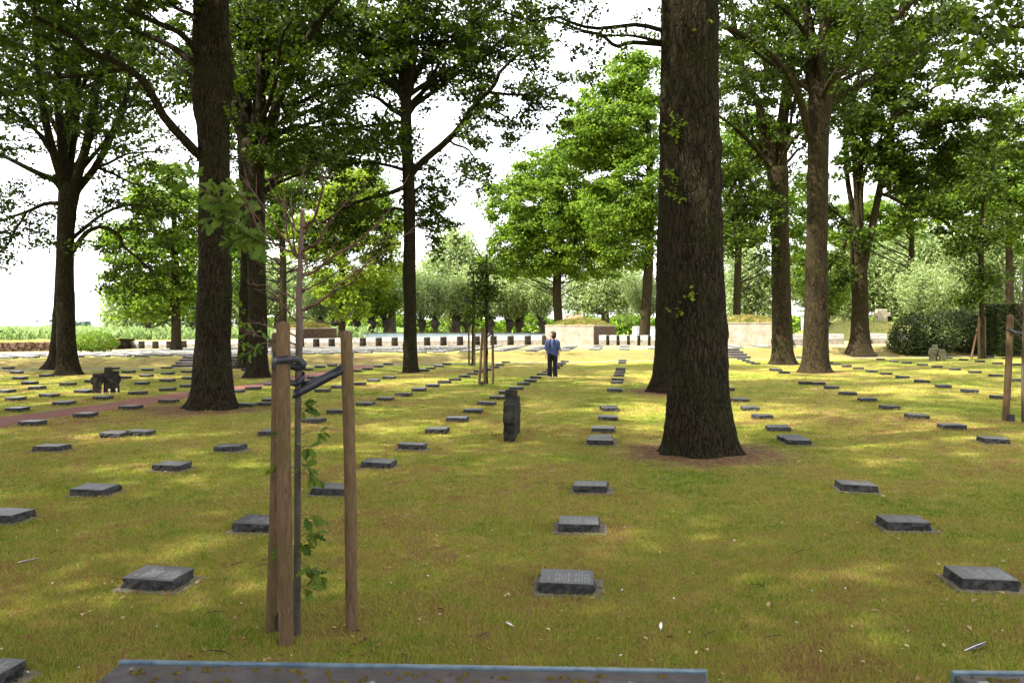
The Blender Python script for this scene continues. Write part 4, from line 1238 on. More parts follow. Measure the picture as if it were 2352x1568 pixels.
m_bunk, nt, bs, _ = new_mat('board_marked_concrete')
v = opos(nt)
st = noise_n(nt, v, 2.2, 5)
c = ramp(nt, st, [(0.3, (0.22, 0.175, 0.13)), (0.55, (0.33, 0.275, 0.22)), (0.75, (0.44, 0.39, 0.33))])
sp = noise_n(nt, v, 11.0, 4)
c = mixc(nt, mrange(nt, sp, 0.55, 0.72, 0.0, 0.45), c, (0.26, 0.18, 0.12))
br_ = nt.nodes.new('ShaderNodeTexBrick'); br_.inputs['Scale'].default_value = 1.0
br_.inputs['Brick Width'].default_value = 0.5; br_.inputs['Row Height'].default_value = 0.16; br_.inputs['Mortar Size'].default_value = 0.008
br_.inputs['Color1'].default_value = (1, 1, 1, 1); br_.inputs['Color2'].default_value = (0.86, 0.84, 0.82, 1); br_.inputs['Mortar'].default_value = (0.6, 0.57, 0.53, 1)
sx_ = nt.nodes.new('ShaderNodeSeparateXYZ'); nt.links.new(v, sx_.inputs[0])
cx_ = nt.nodes.new('ShaderNodeCombineXYZ'); nt.links.new(math_n(nt, 'ADD', sx_.outputs['X'], sx_.outputs['Y']), cx_.inputs['X']); nt.links.new(sx_.outputs['Z'], cx_.inputs['Y'])
nt.links.new(cx_.outputs[0], br_.inputs['Vector'])
c = mixc(nt, 0.8, c, br_.outputs['Color'], 'MULTIPLY')
nt.links.new(c, bs.inputs['Base Color']); bs.inputs['Roughness'].default_value = 0.9
m_bside = mottled('shaded_brown_brick', (0.055, 0.035, 0.026), (0.115, 0.078, 0.058), 3.0, 0.95, 0.5, 0.02, 0.1, stretch=(1, 1, 4))  # brown brick, darkened further to hold the side's shade
m_drygrass = mottled('dry_roof_grass', (0.11, 0.13, 0.022), (0.25, 0.20, 0.065), 1.6, 1.0, 0.6, 0.05, 0.1)


def grass_cap(name, parent, cx_, cy_, rx, ry, h, z, seed, rz=0.0, n=9000, bl=0.13, mat=None):
    """low grown-over mound: a dome and its blades of grass"""
    rng = np.random.default_rng(seed)
    nu, nv_ = 28, 10
    V = []
    for j in range(nv_ + 1):
        r = j / nv_
        for i in range(nu):
            a = 2 * np.pi * i / nu
            sq = 1 / max(abs(math.cos(a)), abs(math.sin(a))) ** 0.75
            V.append((cx_ + rx * r * math.cos(a) * sq, cy_ + ry * r * math.sin(a) * sq, z + h * (1 - r ** 2.6) * (1 + 0.1 * mnoise.noise(Vector((math.cos(a) * r * 2, math.sin(a) * r * 2, seed)))) + 0.02 * rng.normal()))
    i = (np.arange(nv_)[:, None] * nu + np.arange(nu)[None]); i2 = (np.arange(nv_)[:, None] * nu + (np.arange(nu)[None] + 1) % nu)
    Fq = np.stack([i, i2, i2 + nu, i + nu], -1).reshape(-1, 4)[:, ::-1]
    link(name, mesh_np(name, np.array(V), Fq, True), mat or m_drygrass, parent)
    r = np.sqrt(rng.uniform(0, 1, n)); a = rng.uniform(0, 2 * np.pi, n)
    sq = 1 / np.maximum(abs(np.cos(a)), abs(np.sin(a))) ** 0.75
    P = np.stack([cx_ + rx * r * np.cos(a) * sq, cy_ + ry * r * np.sin(a) * sq, z + h * (1 - r ** 2.6)], 1)
    d = rng.normal(size=(n, 3)) * 0.4 + np.array([0, 0, 1]); d = unit(d) * bl * rng.uniform(0.5, 1.4, n)[:, None]
    s = unit(np.cross(d, rng.normal(size=(n, 3)))) * 0.018
    VV = np.stack([P - s, P + s, P + d], 1).reshape(-1, 3)
    me = mesh_np('grass_blades', VV, np.arange(3 * n).reshape(n, 3))
    o = link('grass_blades', me, mat or m_drygrass, parent); props(o, kind='stuff')


def bunker(px0, px1, Z, ytop, ybot, depth, rz, label, seed, hmound):
    X0, X1 = (px0 - CX) * Z / F, (px1 - CX) * Z / F
    zt = H - (ytop - HY) * Z / F; zb = H - (ybot - HY) * Z / F - 0.1
    w = (X1 - X0) / math.cos(rz); h = zt - zb
    root = empty('bunker', (X1, Z, zb), label, 'bunker', 'concrete bunkers', rz)       # origin at the front right corner
    link('wall', box_mesh('wall', w, depth, h, (-w / 2, depth / 2, h / 2), 0.03), m_bunk, root)
    link('shaded_side_wall', box_mesh('shaded_side_wall', 0.05, depth * 0.985, h * 0.97, (0.006, depth / 2, h * 0.49), 0.01), m_bside, root)  # thin panel carrying the painted shade of the right side
    link('roof_slab', box_mesh('roof_slab', w + 0.06, depth + 0.06, 0.07, (-w / 2, depth / 2, h + 0.032), 0.02), m_bunk, root)
    grass_cap('grass_roof', root, -w / 2, depth / 2, w / 2 * 0.93, depth / 2 * 0.93, hmound, h + 0.06, seed)


bunker(1254, 1364, 52.3, 749, 790.5, 5.6, -math.radians(22), 'left stone bunker with a grassy domed roof, behind the woman', 91, 0.42)
bunker(1636, 1794, 49.5, 743, 791, 4.6, -math.radians(20), 'right stone bunker with a grassy roof, half hidden by the massive trunk', 92, 0.42)
bunker(622, 684, 57, 755, 792, 4.6, -math.radians(24), 'third grass-roofed bunker, seen between the stakes and the sapling', 93, 0.36)

m_step_t = mottled('step_tread', (0.10, 0.09, 0.08), (0.19, 0.17, 0.15), 10, 0.8, 0.3, 0.01, 0.3)  # treads paler than risers: light on the tops put into the colour
m_step_r = mottled('step_stone', (0.035, 0.033, 0.032), (0.075, 0.07, 0.066), 10, 0.9, 0.3, 0.01, 0.2)


def steps(px0, px1, ybot, label):
    a = ground(px0, ybot); b = ground(px1, ybot)
    cx_, cy_ = (a[0] + b[0]) / 2, (a[1] + b[1]) / 2
    cy_ = max(cy_, foot_y(cx_) - 0.4)
    wd = (b[0] - a[0])
    rz = math.atan(0.31) * 0.35
    root = empty('stone_steps', (cx_, cy_, 0), label, 'steps', 'stone steps up the bank', rz)
    top = tz(cx_, cy_ + 3.2) + 0.03
    n = 4
    for k in range(n):
        zt = top * (k + 1) / n
        bm = bmesh.new()
        bm_box(bm, wd, 3.4 - 0.5 * k, top / n * 0.99, (0, 0.5 * k + (3.4 - 0.5 * k) / 2, zt - top / n / 2), 0, 0.01)
        for f_ in bm.faces: f_.material_index = 0 if f_.normal.z > 0.9 else 1
        link('step', mesh_bm('step', bm), [m_step_t, m_step_r], root)


steps(398, 550, 842, 'left flight of four dark stone steps behind the big left oak')
steps(1640, 1722, 822, 'right flight of four dark stone steps beside the massive trunk')

# rough low wall at the far left, with dry grass on top
m_rough = mottled('rough_red_stone', (0.09, 0.045, 0.034), (0.20, 0.135, 0.10), 2.2, 0.95, 1.0, 0.06, 0.1, stretch=(1, 1, 3.0))
root = empty('dry_stone_wall', ((60 - CX) * 55 / F, 55, 0.0), 'low rough reddish stone wall topped with dry grass at the far left', 'wall')
rng = np.random.default_rng(17)
x_a, x_b = (-120 - CX) * 53 / F, (262 - CX) * 57 / F
for course in range(4):
    bm = bmesh.new()
    x = x_a
    while x < x_b:
        w = rng.uniform(0.25, 0.6); t = (x - x_a) / (x_b - x_a); y = 53 + 4 * t
        vs = bm_box(bm, w * 0.97, 0.5, 0.155, (x + w / 2, y + rng.normal() * 0.02, tz(x, y) + 0.08 + course * 0.16 + rng.normal() * 0.008), 0.14, 0)
        x += w
    o = link('stone_course', mesh_bm('stone_course', bm), m_rough, root, True); o['kind'] = 'stuff'
xs_ = np.linspace(x_a, x_b, 40)
V = []
for i, x in enumerate(xs_):
    t = (x - x_a) / (x_b - x_a); y = 53 + 4 * t; z = tz(x, y) + 0.62
    for dy, dz in ((-0.25, 0), (0.1, 0.12), (0.9, 0.16), (3.0, 0.1), (5.0, -0.8)):
        V.append((x, y + dy, z + dz + rng.normal() * 0.02))
i = (np.arange(39)[:, None] * 5 + np.arange(4)[None]).ravel()
o = link('grass_bank', mesh_np('grass_bank', np.array(V), np.stack([i, i + 5, i + 6, i + 1], -1), True), m_drygrass); props(o, kind='structure')
# bank of grass behind the left part of the block wall
xs_ = np.linspace(wx0 - 1, wx0 + 15, 40); V = []
for x in xs_:
    t = (x - wx0) / (wx1 - wx0); y = wy0 + (wy1 - wy0) * t + 0.95; z = tz(x, y) + 0.52 * min(1, max(0, (16 - (x - wx0)) / 5)) + 0.06
    for dy, dz in ((-0.05, -0.6), (0.05, 0), (0.6, 0.05), (2.5, 0.0), (4.5, -0.9)):
        V.append((x, y + dy, z + dz + rng.normal() * 0.015))
o = link('grass_verge', mesh_np('grass_verge', np.array(V), np.stack([i, i + 5, i + 6, i + 1], -1), True), m_drygrass); props(o, kind='structure')

# low blue-grey wall beyond the pollards
m_blue = mottled('blue_grey_concrete', (0.14, 0.19, 0.24), (0.22, 0.28, 0.33), 1.2, 0.7, 0.1, 0.01, 0.3)
root = empty('low_wall', (0, 67, 0.2), 'long low blue-grey wall with a dark rail behind the block wall', 'wall')
la, lb = (600 - CX) * 68 / F, (1262 - CX) * 66 / F
link('panel', box_mesh('panel', lb - la, 0.15, 1.0, ((la + lb) / 2, 0, 0.46), 0.01), m_blue, root)
link('rail', box_mesh('rail', lb - la, 0.2, 0.05, ((la + lb) / 2, 0, 0.99), 0.008), m_step_r, root)

# buildings at right
m_white = mottled('white_render', (0.74, 0.75, 0.77), (0.82, 0.82, 0.82), 1, 0.7, 0, spec=0.2)
m_slate = mottled('slate_blue_cladding', (0.045, 0.07, 0.16), (0.065, 0.10, 0.21), 1, 0.5, 0, spec=0.4)
m_greyp = mottled('grey_violet_render', (0.26, 0.25, 0.30), (0.33, 0.32, 0.37), 1, 0.7, 0, spec=0.2)
Zb = 82
bx = lambda p: (p - CX) * Zb / F
root = empty('visitor_building', (bx(1930), Zb, 0), 'modern building with white wall, grey pier and blue cladding, behind the stout oak', 'building')
zt_ = lambda y: H - (y - HY) * Zb / F
link('white_wall', box_mesh('white_wall', bx(1934) - bx(1880), 5, zt_(726), ((bx(1907) - bx(1930)), 2.5, zt_(726) / 2)), m_white, root)
link('pier', box_mesh('pier', bx(1948) - bx(1932), 5.4, zt_(716), (bx(1940) - bx(1930), 2.4, zt_(716) / 2)), m_greyp, root)
link('blue_cladding', box_mesh('blue_cladding', bx(1995) - bx(1948), 5, zt_(718), (bx(1971.5) - bx(1930), 2.6, zt_(718) / 2)), m_slate, root)
link('roof', box_mesh('roof', bx(2000) - bx(1870), 5.6, 0.2, (bx(1936) - bx(1930), 2.6, zt_(714) + 0.05)), m_greyp, root)
root = empty('grey_shed', ((1488 - CX) * 80 / F, 80, 0), 'low grey violet shed with pale arched doors behind the massive trunk', 'building')
link('wall', box_mesh('wall', 2.6, 3, 1.75, (0.2, 1.5, 0.875)), m_greyp, root)
for dx in (-0.55, 0.45):
    bm = bmesh.new()
    vs = [bm.verts.new((dx + 0.4 * math.cos(t), -0.03, 1.05 + 0.45 * math.sin(t))) for t in np.linspace(0, math.pi, 12)] + [bm.verts.new((dx - 0.4, -0.03, 0)), bm.verts.new((dx + 0.4, -0.03, 0))]
    bm.faces.new(vs); r_ = bmesh.ops.extrude_face_region(bm, geom=bm.faces[:]); bmesh.ops.translate(bm, vec=(0, 0.05, 0), verts=[e for e in r_['geom'] if isinstance(e, bmesh.types.BMVert)])
    link('door', mesh_bm('door', bm), mottled('pale_door', (0.42, 0.42, 0.48), (0.5, 0.5, 0.56), 1, 0.6, 0), root)

# mound with the big stone cross
Zm = 66.0
root = empty('grass_mound', ((2000 - CX) * Zm / F, Zm + 2, 0.3), None, None); root['kind'] = 'structure'
m_mound = mottled('mound_grass', (0.24, 0.27, 0.06), (0.42, 0.38, 0.15), 0.9, 1.0, 0.5, 0.05, 0.1)
grass_cap('mound_turf', root, 0, 0, 6.0, 4.0, 1.85, 0.0, 94, n=12000, bl=0.16, mat=m_mound)
m_basalt = mottled('basalt_lava', (0.012, 0.011, 0.009), (0.042, 0.038, 0.030), 9, 0.95, 1.0, 0.03, 0.2)
m_basalt_m = mottled('basalt_mossy', (0.07, 0.065, 0.04), (0.21, 0.19, 0.11), 9, 0.95, 1.0, 0.03, 0.2)
m_cross_big = mottled('weathered_cross_stone', (0.30, 0.27, 0.22), (0.44, 0.40, 0.34), 6, 0.9, 0.6, 0.02, 0.2)


def cross_mesh(name, h, w, arm, sh, t, seed, rough=0.012, flare=0.0):
    """stocky stone cross: shaft, two stubby arms, head; hewn surface"""
    sh2 = sh / 2
    ah0, ah1 = h * 0.52, h * 0.78
    out = [(-sh2 * (1.12 + flare), 0), (sh2 * (1.12 + flare), 0), (sh2, ah0 - 0.02), (w / 2, ah0 + 0.005), (w / 2, ah1), (sh2 * 1.03, ah1 + 0.01), (sh2 * 0.98, h), (-sh2 * 0.98, h), (-sh2 * 1.03, ah1 + 0.01), (-w / 2, ah1), (-w / 2, ah0 + 0.005), (-sh2, ah0 - 0.02)]
    bm = bmesh.new()
    vs = [bm.verts.new((x, -t / 2, z)) for x, z in out]
    f = bm.faces.new(vs)
    r = bmesh.ops.extrude_face_region(bm, geom=[f])
    bmesh.ops.translate(bm, vec=(0, t, 0), verts=[e for e in r['geom'] if isinstance(e, bmesh.types.BMVert)])
    bmesh.ops.recalc_face_normals(bm, faces=bm.faces[:])
    bmesh.ops.bevel(bm, geom=bm.edges[:], offset=min(t, sh) * 0.13, segments=2, affect='EDGES', profile=0.6)
    bmesh.ops.triangulate(bm, faces=[f_ for f_ in bm.faces if len(f_.verts) > 4])
    for _ in range(2): bmesh.ops.subdivide_edges(bm, edges=[e for e in bm.edges if e.calc_length() > 0.05], cuts=1, use_grid_fill=True)
    for v_ in bm.verts:
        q = Vector(v_.co) * 14 + Vector((seed * 5, 0, 0))
        v_.co += Vector((mnoise.noise(q), mnoise.noise(q + Vector((7, 0, 0))), mnoise.noise(q + Vector((0, 9, 0))) * 0.6)) * rough
    me = mesh_bm(name, bm, True)
    return me


o = link('stone_cross', cross_mesh('stone_cross', 1.28, 1.55, 0.4, 0.92, 0.4, 3, 0.02), m_cross_big)
zc = 0.3 + 1.85 * 0.94
o.location = ((2024 - CX) * 68 / F, 68, zc - 0.12); o.rotation_euler = (0, 0, 0.15)
props(o, 'big pale stone cross standing on the grassy mound at right', 'stone cross')


def place_cross(x, y, dx, dy, h, w, sh, t, rz, seed, label, mat, group):
    g = ground(x, y)
    o = link('stone_cross', cross_mesh('stone_cross', h, w, 0.1, sh, t, seed), mat)
    X, Y = g[0] + dx, g[1] + dy
    o.location = (X, Y, tz(X, Y) - 0.03); o.rotation_euler = (0, 0.01 * (seed % 3 - 1), rz)
    props(o, label, 'stone cross', group)


g1 = 'left group of three basalt crosses'
place_cross(243, 902, -0.165, -0.12, 0.56, 0.30, 0.20, 0.16, 0.35, 1, 'dark basalt cross at the left of the trio beside the red path', m_basalt, g1)
place_cross(243, 902, 0.01, 0.10, 0.70, 0.34, 0.19, 0.17, 0.35, 2, 'tallest dark basalt cross, in the middle of the trio beside the red path', m_basalt, g1)
place_cross(243, 902, 0.175, 0.14, 0.60, 0.28, 0.20, 0.16, 0.35, 3, 'dark basalt cross at the right of the trio beside the red path', m_basalt, g1)
g2 = 'basalt crosses standing one behind the other'
place_cross(1172, 1012, -0.010, 0.02, 0.60, 0.46, 0.24, 0.175, math.radians(86), 4, 'front basalt cross seen edge-on in the middle of the lawn', m_basalt, g2)
place_cross(1172, 1012, 0.012, 0.42, 0.78, 0.50, 0.26, 0.185, math.radians(84), 5, 'tall middle basalt cross of the three seen edge-on in the lawn', m_basalt, g2)
place_cross(1172, 1012, 0.055, 0.82, 0.64, 0.46, 0.25, 0.19, math.radians(83), 6, 'rear basalt cross of the three seen edge-on in the lawn', m_basalt, g2)
g3 = 'right group of three mossy crosses'
place_cross(2154, 829, -0.20, 0.15, 0.68, 0.36, 0.26, 0.2, -0.2, 7, 'mossy stone cross at the left of the right trio near the bushes', m_basalt_m, g3)
place_cross(2154, 829, 0.02, 0.35, 0.84, 0.4, 0.24, 0.2, -0.2, 8, 'tallest mossy stone cross in the right trio near the bushes', m_basalt_m, g3)
place_cross(2154, 829, 0.21, 0.0, 0.62, 0.36, 0.26, 0.2, -0.2, 9, 'sunlit mossy stone cross at the right of the right trio near the bushes', m_basalt_m, g3)
m_wood_p = mottled('pale_wood', (0.55, 0.46, 0.33), (0.68, 0.60, 0.46), 20, 0.7, 0, spec=0.2)
m_poppy = mottled('poppy_red', (0.45, 0.02, 0.02), (0.6, 0.04, 0.03), 20, 0.6, 0, spec=0.2)
for k, (x, y, lab) in enumerate([(236, 906, 'little wooden remembrance cross with a red poppy, leaning on the left basalt cross'), (252, 905, 'little pale wooden remembrance cross leaning on the middle basalt cross'),
                                 (269, 904, 'little pale wooden remembrance cross leaning right of the basalt trio')]):
    g = ground(x, y)
    root = empty('remembrance_cross', g, lab, 'wooden cross', 'little wooden crosses by the basalt trio', 0.2); root.rotation_euler = (-0.35, -0.2, 0.2)
    bm = bmesh.new(); bm_box(bm, 0.022, 0.008, 0.16, (0, 0, 0.075)); bm_box(bm, 0.07, 0.007, 0.02, (0, -0.002, 0.115))
    link('cross', mesh_bm('cross', bm), m_wood_p, root)
    if k == 0:
        bm = bmesh.new(); bmesh.ops.create_icosphere(bm, subdivisions=1, radius=0.022, matrix=Matrix.Translation((0, -0.012, 0.115)) @ Matrix.Diagonal((1, 0.4, 1, 1)))
        link('poppy', mesh_bm('poppy', bm), m_poppy, root)

# ------------------------------------------------------------------ stakes, straps, young trees
m_stake, nt, bs, _ = new_mat('pine_stake')
v = opos(nt, (30, 30, 4.5))
gr = noise_n(nt, v, 1.6, 6, 0.7, 1.6)
c = ramp(nt, gr, [(0.25, (0.050, 0.030, 0.016)), (0.5, (0.105, 0.064, 0.034)), (0.75, (0.165, 0.112, 0.064))])
lo = noise_n(nt, wpos(nt), 3.5, 4)
c = mixc(nt, mrange(nt, lo, 0.5, 0.72, 0.0, 0.75), c, (0.065, 0.056, 0.018))
kn = nt.nodes.new('ShaderNodeTexVoronoi'); kn.inputs['Scale'].default_value = 5.0; nt.links.new(opos(nt, (2.0, 2.0, 0.8)), kn.inputs['Vector'])
c = mixc(nt, mrange(nt, kn.outputs['Distance'], 0.05, 0.14, 0.85, 0.0), c, (0.06, 0.03, 0.014))
nt.links.new(c, bs.inputs['Base Color']); bs.inputs['Roughness'].default_value = 0.85; bs.inputs['Specular IOR Level'].default_value = 0.2
bump(nt, bs, gr, 0.6, 0.006)
m_strap = mottled('black_rubber', (0.008, 0.009, 0.016), (0.02, 0.022, 0.035), 60, 0.5, 0.3, 0.003, 0.5)
m_pipe = mottled('black_plastic', (0.012, 0.012, 0.013), (0.025, 0.025, 0.027), 20, 0.5, 0, spec=0.4)


def stake(bot, top, r, label, group, seed, gaugeless=True):
    """round debarked pole with a chamfered top, slightly crooked"""
    bot = np.array(bot, float); top = np.array(top, float)
    L = np.linalg.norm(top - bot)
    rng = np.random.default_rng(seed)
    tb = Tubes()
    n = 26; t = np.linspace(0, 1, n)
    P = np.stack([0 * t, 0 * t, t * (L + 0.08) - 0.08], 1)
    P[:, 0] += 0.006 * np.sin(t * 4 + seed); P[:, 1] += 0.006 * np.sin(t * 3.1 + 2 * seed)
    R = r * (1.04 - 0.06 * t) * (1 + 0.012 * rng.normal(size=n))
    P = np.vstack([P, P[-1] + [0, 0, 0.012]]); R = np.append(R, r * 0.86)
    tb.add(P, R, 20, True, 1 + 0.025 * rng.normal(size=(n + 1, 20)))
    o = link('tree_stake', tb.mesh('tree_stake'), m_stake)
    o.location = bot
    o.rotation_euler = Vector(top - bot).to_track_quat('Z', 'Y').to_euler()
    return props(o, label, 'stake', group)


def to3(x, y, Z): return at(x, y, Z)


gs = 'stakes round the near sapling'
Z1, Z2, Z3, ZS = 4.40, 4.56, 4.60, 4.50
b1 = ground(656, 1480); b2 = ground(623, 1452); b3 = ground(808, 1448); bsap = ground(682, 1464)
stake(b1, at(652, 746, b1[1]), 32 / 2 * b1[1] / F, 'front round wooden stake left of the near sapling', gs, 1)
stake(b2, at(637, 770, b2[1] + 0.05), 24 / 2 * b2[1] / F, 'rear round wooden stake, hidden behind the front left one', gs, 2)
stake(b3, at(795, 766, b3[1]), 27 / 2 * b3[1] / F, 'round wooden stake standing alone right of the near sapling', gs, 3)


def strap(name, pts, wdir, width, label, thick=0.004, group=None):
    P = curve_pts(np.array(pts), 48)
    T = unit(np.gradient(P, axis=0))
    W = np.array(wdir, float) if np.ndim(wdir) == 1 else None
    V = []
    for p, t in zip(P, T):
        w = unit(W - t * np.dot(W, t)); n = np.cross(t, w)
        for a, b in ((-1, -1), (1, -1), (1, 1), (-1, 1)):
            V.append(p + w * width / 2 * a + n * thick / 2 * b)
    n_ = len(P); q = np.arange(n_ - 1)[:, None] * 4; j = np.arange(4)[None]; j2 = (j + 1) % 4
    Fq = np.stack([q + j, q + j2, q + 4 + j2, q + 4 + j], -1).reshape(-1, 4)
    Fq = np.vstack([Fq, [[3, 2, 1, 0]], [[4 * n_ - 4, 4 * n_ - 3, 4 * n_ - 2, 4 * n_ - 1]]])
    o = link(name, mesh_np(name, np.array(V), Fq), m_strap)
    return props(o, label, 'strap', group or 'rubber tree ties on the near sapling')


zz1 = b1[1]; rs1 = 16 * zz1 / F
strap('rubber_tie', [at(700, 842, ZS - 0.02), at(690, 828, ZS - 0.05), at(668, 824, zz1 - rs1 - 0.004), at(650, 826, zz1 - rs1 - 0.006), at(636, 828, zz1 - rs1 * 0.6), at(632, 830, zz1 + 0.03), at(640, 834, zz1 + rs1 + 0.02),
                     at(662, 838, zz1 + rs1 + 0.03), at(676, 842, ZS - 0.035), at(694, 842, ZS - 0.03), at(702, 838, ZS), at(697, 836, ZS + 0.03), at(680, 838, ZS + 0.03)], (0, 0, 1), 0.040,
      'black rubber tie wrapped round the front left stake and the sapling')
strap('rubber_tie', [at(624, 800, Z2 + 0.05), at(628, 822, Z2 - 0.03), at(630, 838, Z2 - 0.045), at(640, 852, Z2 - 0.04), at(655, 868, Z2 - 0.02), at(668, 878, ZS + 0.0), at(680, 880, ZS - 0.03), at(696, 870, ZS - 0.02),
                     at(699, 862, ZS + 0.01), at(690, 858, ZS + 0.03)], (0.1, 0, 1), 0.034, 'black rubber tie curling from the rear stake to the sapling')
strap('rubber_tie', [at(690, 896, ZS + 0.035), at(678, 900, ZS + 0.01), at(674, 906, ZS - 0.02), at(684, 903, ZS - 0.04), at(706, 892, ZS - 0.03), at(736, 877, ZS + 0.0), at(766, 861, Z3 - 0.05), at(786, 850, Z3 - 0.05),
                     at(802, 838, Z3 - 0.035), at(809, 826, Z3 - 0.005), at(808, 818, Z3 + 0.03), at(798, 818, Z3 + 0.045)], (0.25, 0, 1), 0.042, 'long black rubber tie slung from the sapling to the lone right stake')
strap('rubber_tie', [at(690, 884, ZS + 0.03), at(710, 880, ZS + 0.02), at(740, 868, ZS + 0.06), at(770, 852, Z3 + 0.03), at(786, 842, Z3 + 0.05), at(796, 836, Z3 + 0.05)], (0.25, 0, 1), 0.036, 'rear black rubber tie between the sapling and the lone right stake')


def pipe(loc, r, h, label):
    tb = Tubes(); n = 16; t = np.linspace(0, 1, n)
    P = np.stack([0 * t, 0 * t, t * h - 0.03], 1)
    tb.add(P, r * (1 + 0.06 * (np.arange(n) % 2)), 14, False)
    tb.add(P[::-1] + [0, 0, -0.001], r * 0.86 * np.ones(n), 14, False)
    o = link('watering_pipe', tb.mesh('watering_pipe', False), m_pipe); o.location = loc
    props(o, label, 'pipe', 'black watering pipes by the young trees')


g = ground(632, 1452); pipe((g[0] + 0.02, g[1] + 0.02, g[2]), 0.03, 0.13, 'black ribbed watering pipe at the foot of the near left stakes')

m_sap, nt, bs, _ = new_mat('sapling_bark')
v = wpos(nt)
n1 = noise_n(nt, v, 22, 5)
n2 = noise_n(nt, wpos(nt, (14, 14, 40)), 1.5, 4)
sp3 = nt.nodes.new('ShaderNodeSeparateXYZ'); nt.links.new(v, sp3.inputs[0])
hgt = mrange(nt, sp3.outputs['Z'], 1.2, 2.3)
c = mixc(nt, hgt, mixc(nt, n1, (0.026, 0.020, 0.013), (0.085, 0.065, 0.045)), mixc(nt, n1, (0.075, 0.042, 0.035), (0.15, 0.085, 0.07)))
lower = mrange(nt, sp3.outputs['Z'], 0.2, 1.2, 0.75, 0.1)
c = mixc(nt, math_n(nt, 'MULTIPLY', mrange(nt, n2, 0.5, 0.62), lower), c, (0.03, 0.025, 0.02))
nt.links.new(c, bs.inputs['Base Color']); bs.inputs['Roughness'].default_value = 0.8; bump(nt, bs, n1, 0.5, 0.004)
m_bark_red = mottled('red_twig', (0.055, 0.028, 0.022), (0.125, 0.065, 0.048), 20, 0.7, 0.2, 0.002, 0.3)


def oak_leaf_mesh(seed):
    """lobed oak leaf, folded along the midrib and curled"""
    rng = np.random.default_rng(seed)
    half = [(0.0, 0.0), (0.08, 0.06), (0.18, 0.05), (0.26, 0.17), (0.35, 0.08), (0.47, 0.24), (0.57, 0.11), (0.70, 0.25), (0.78, 0.12), (0.90, 0.15), (1.0, 0.03)]
    V, Fq = [], []
    curl = rng.uniform(0.15, 0.5); fold = rng.uniform(0.1, 0.35)
    for y, x in half:
        x *= rng.uniform(0.85, 1.15)
        z = -curl * (y - 0.35) ** 2
        V += [(-x, y, z + fold * x), (0, y, z), (x, y, z + fold * x)]
    V = np.array(V) * np.array([1.1, 1, 1])
    for i in range(len(half) - 1):
        for a in (0, 1): Fq.append((3 * i + a, 3 * i + a + 1, 3 * i + a + 4, 3 * i + a + 3))
    me = mesh_np('leaf', V, np.array(Fq))
    a = me.attributes.new('leaf_tone', 'FLOAT', 'FACE'); a.data.foreach_set('value', np.full(len(Fq), rng.uniform(0, 1), np.float32))
    me.materials.append(M_SLEAF)
    return me


OLEAF = [oak_leaf_mesh(s) for s in range(6)]


def put_leaf(parent, p, d, s, rng, off):
    o = bpy.data.objects.new('leaf', OLEAF[int(rng.integers(0, 6))]); COL.objects.link(o); o.parent = parent
    q = Vector(d).to_track_quat('Y', 'Z').to_matrix() @ Matrix.Rotation(rng.normal() * 0.9, 3, 'Y')
    o.matrix_local = Matrix.Translation(Vector(p) - Vector(off)) @ q.to_4x4() @ Matrix.Diagonal((s, s, s, 1))


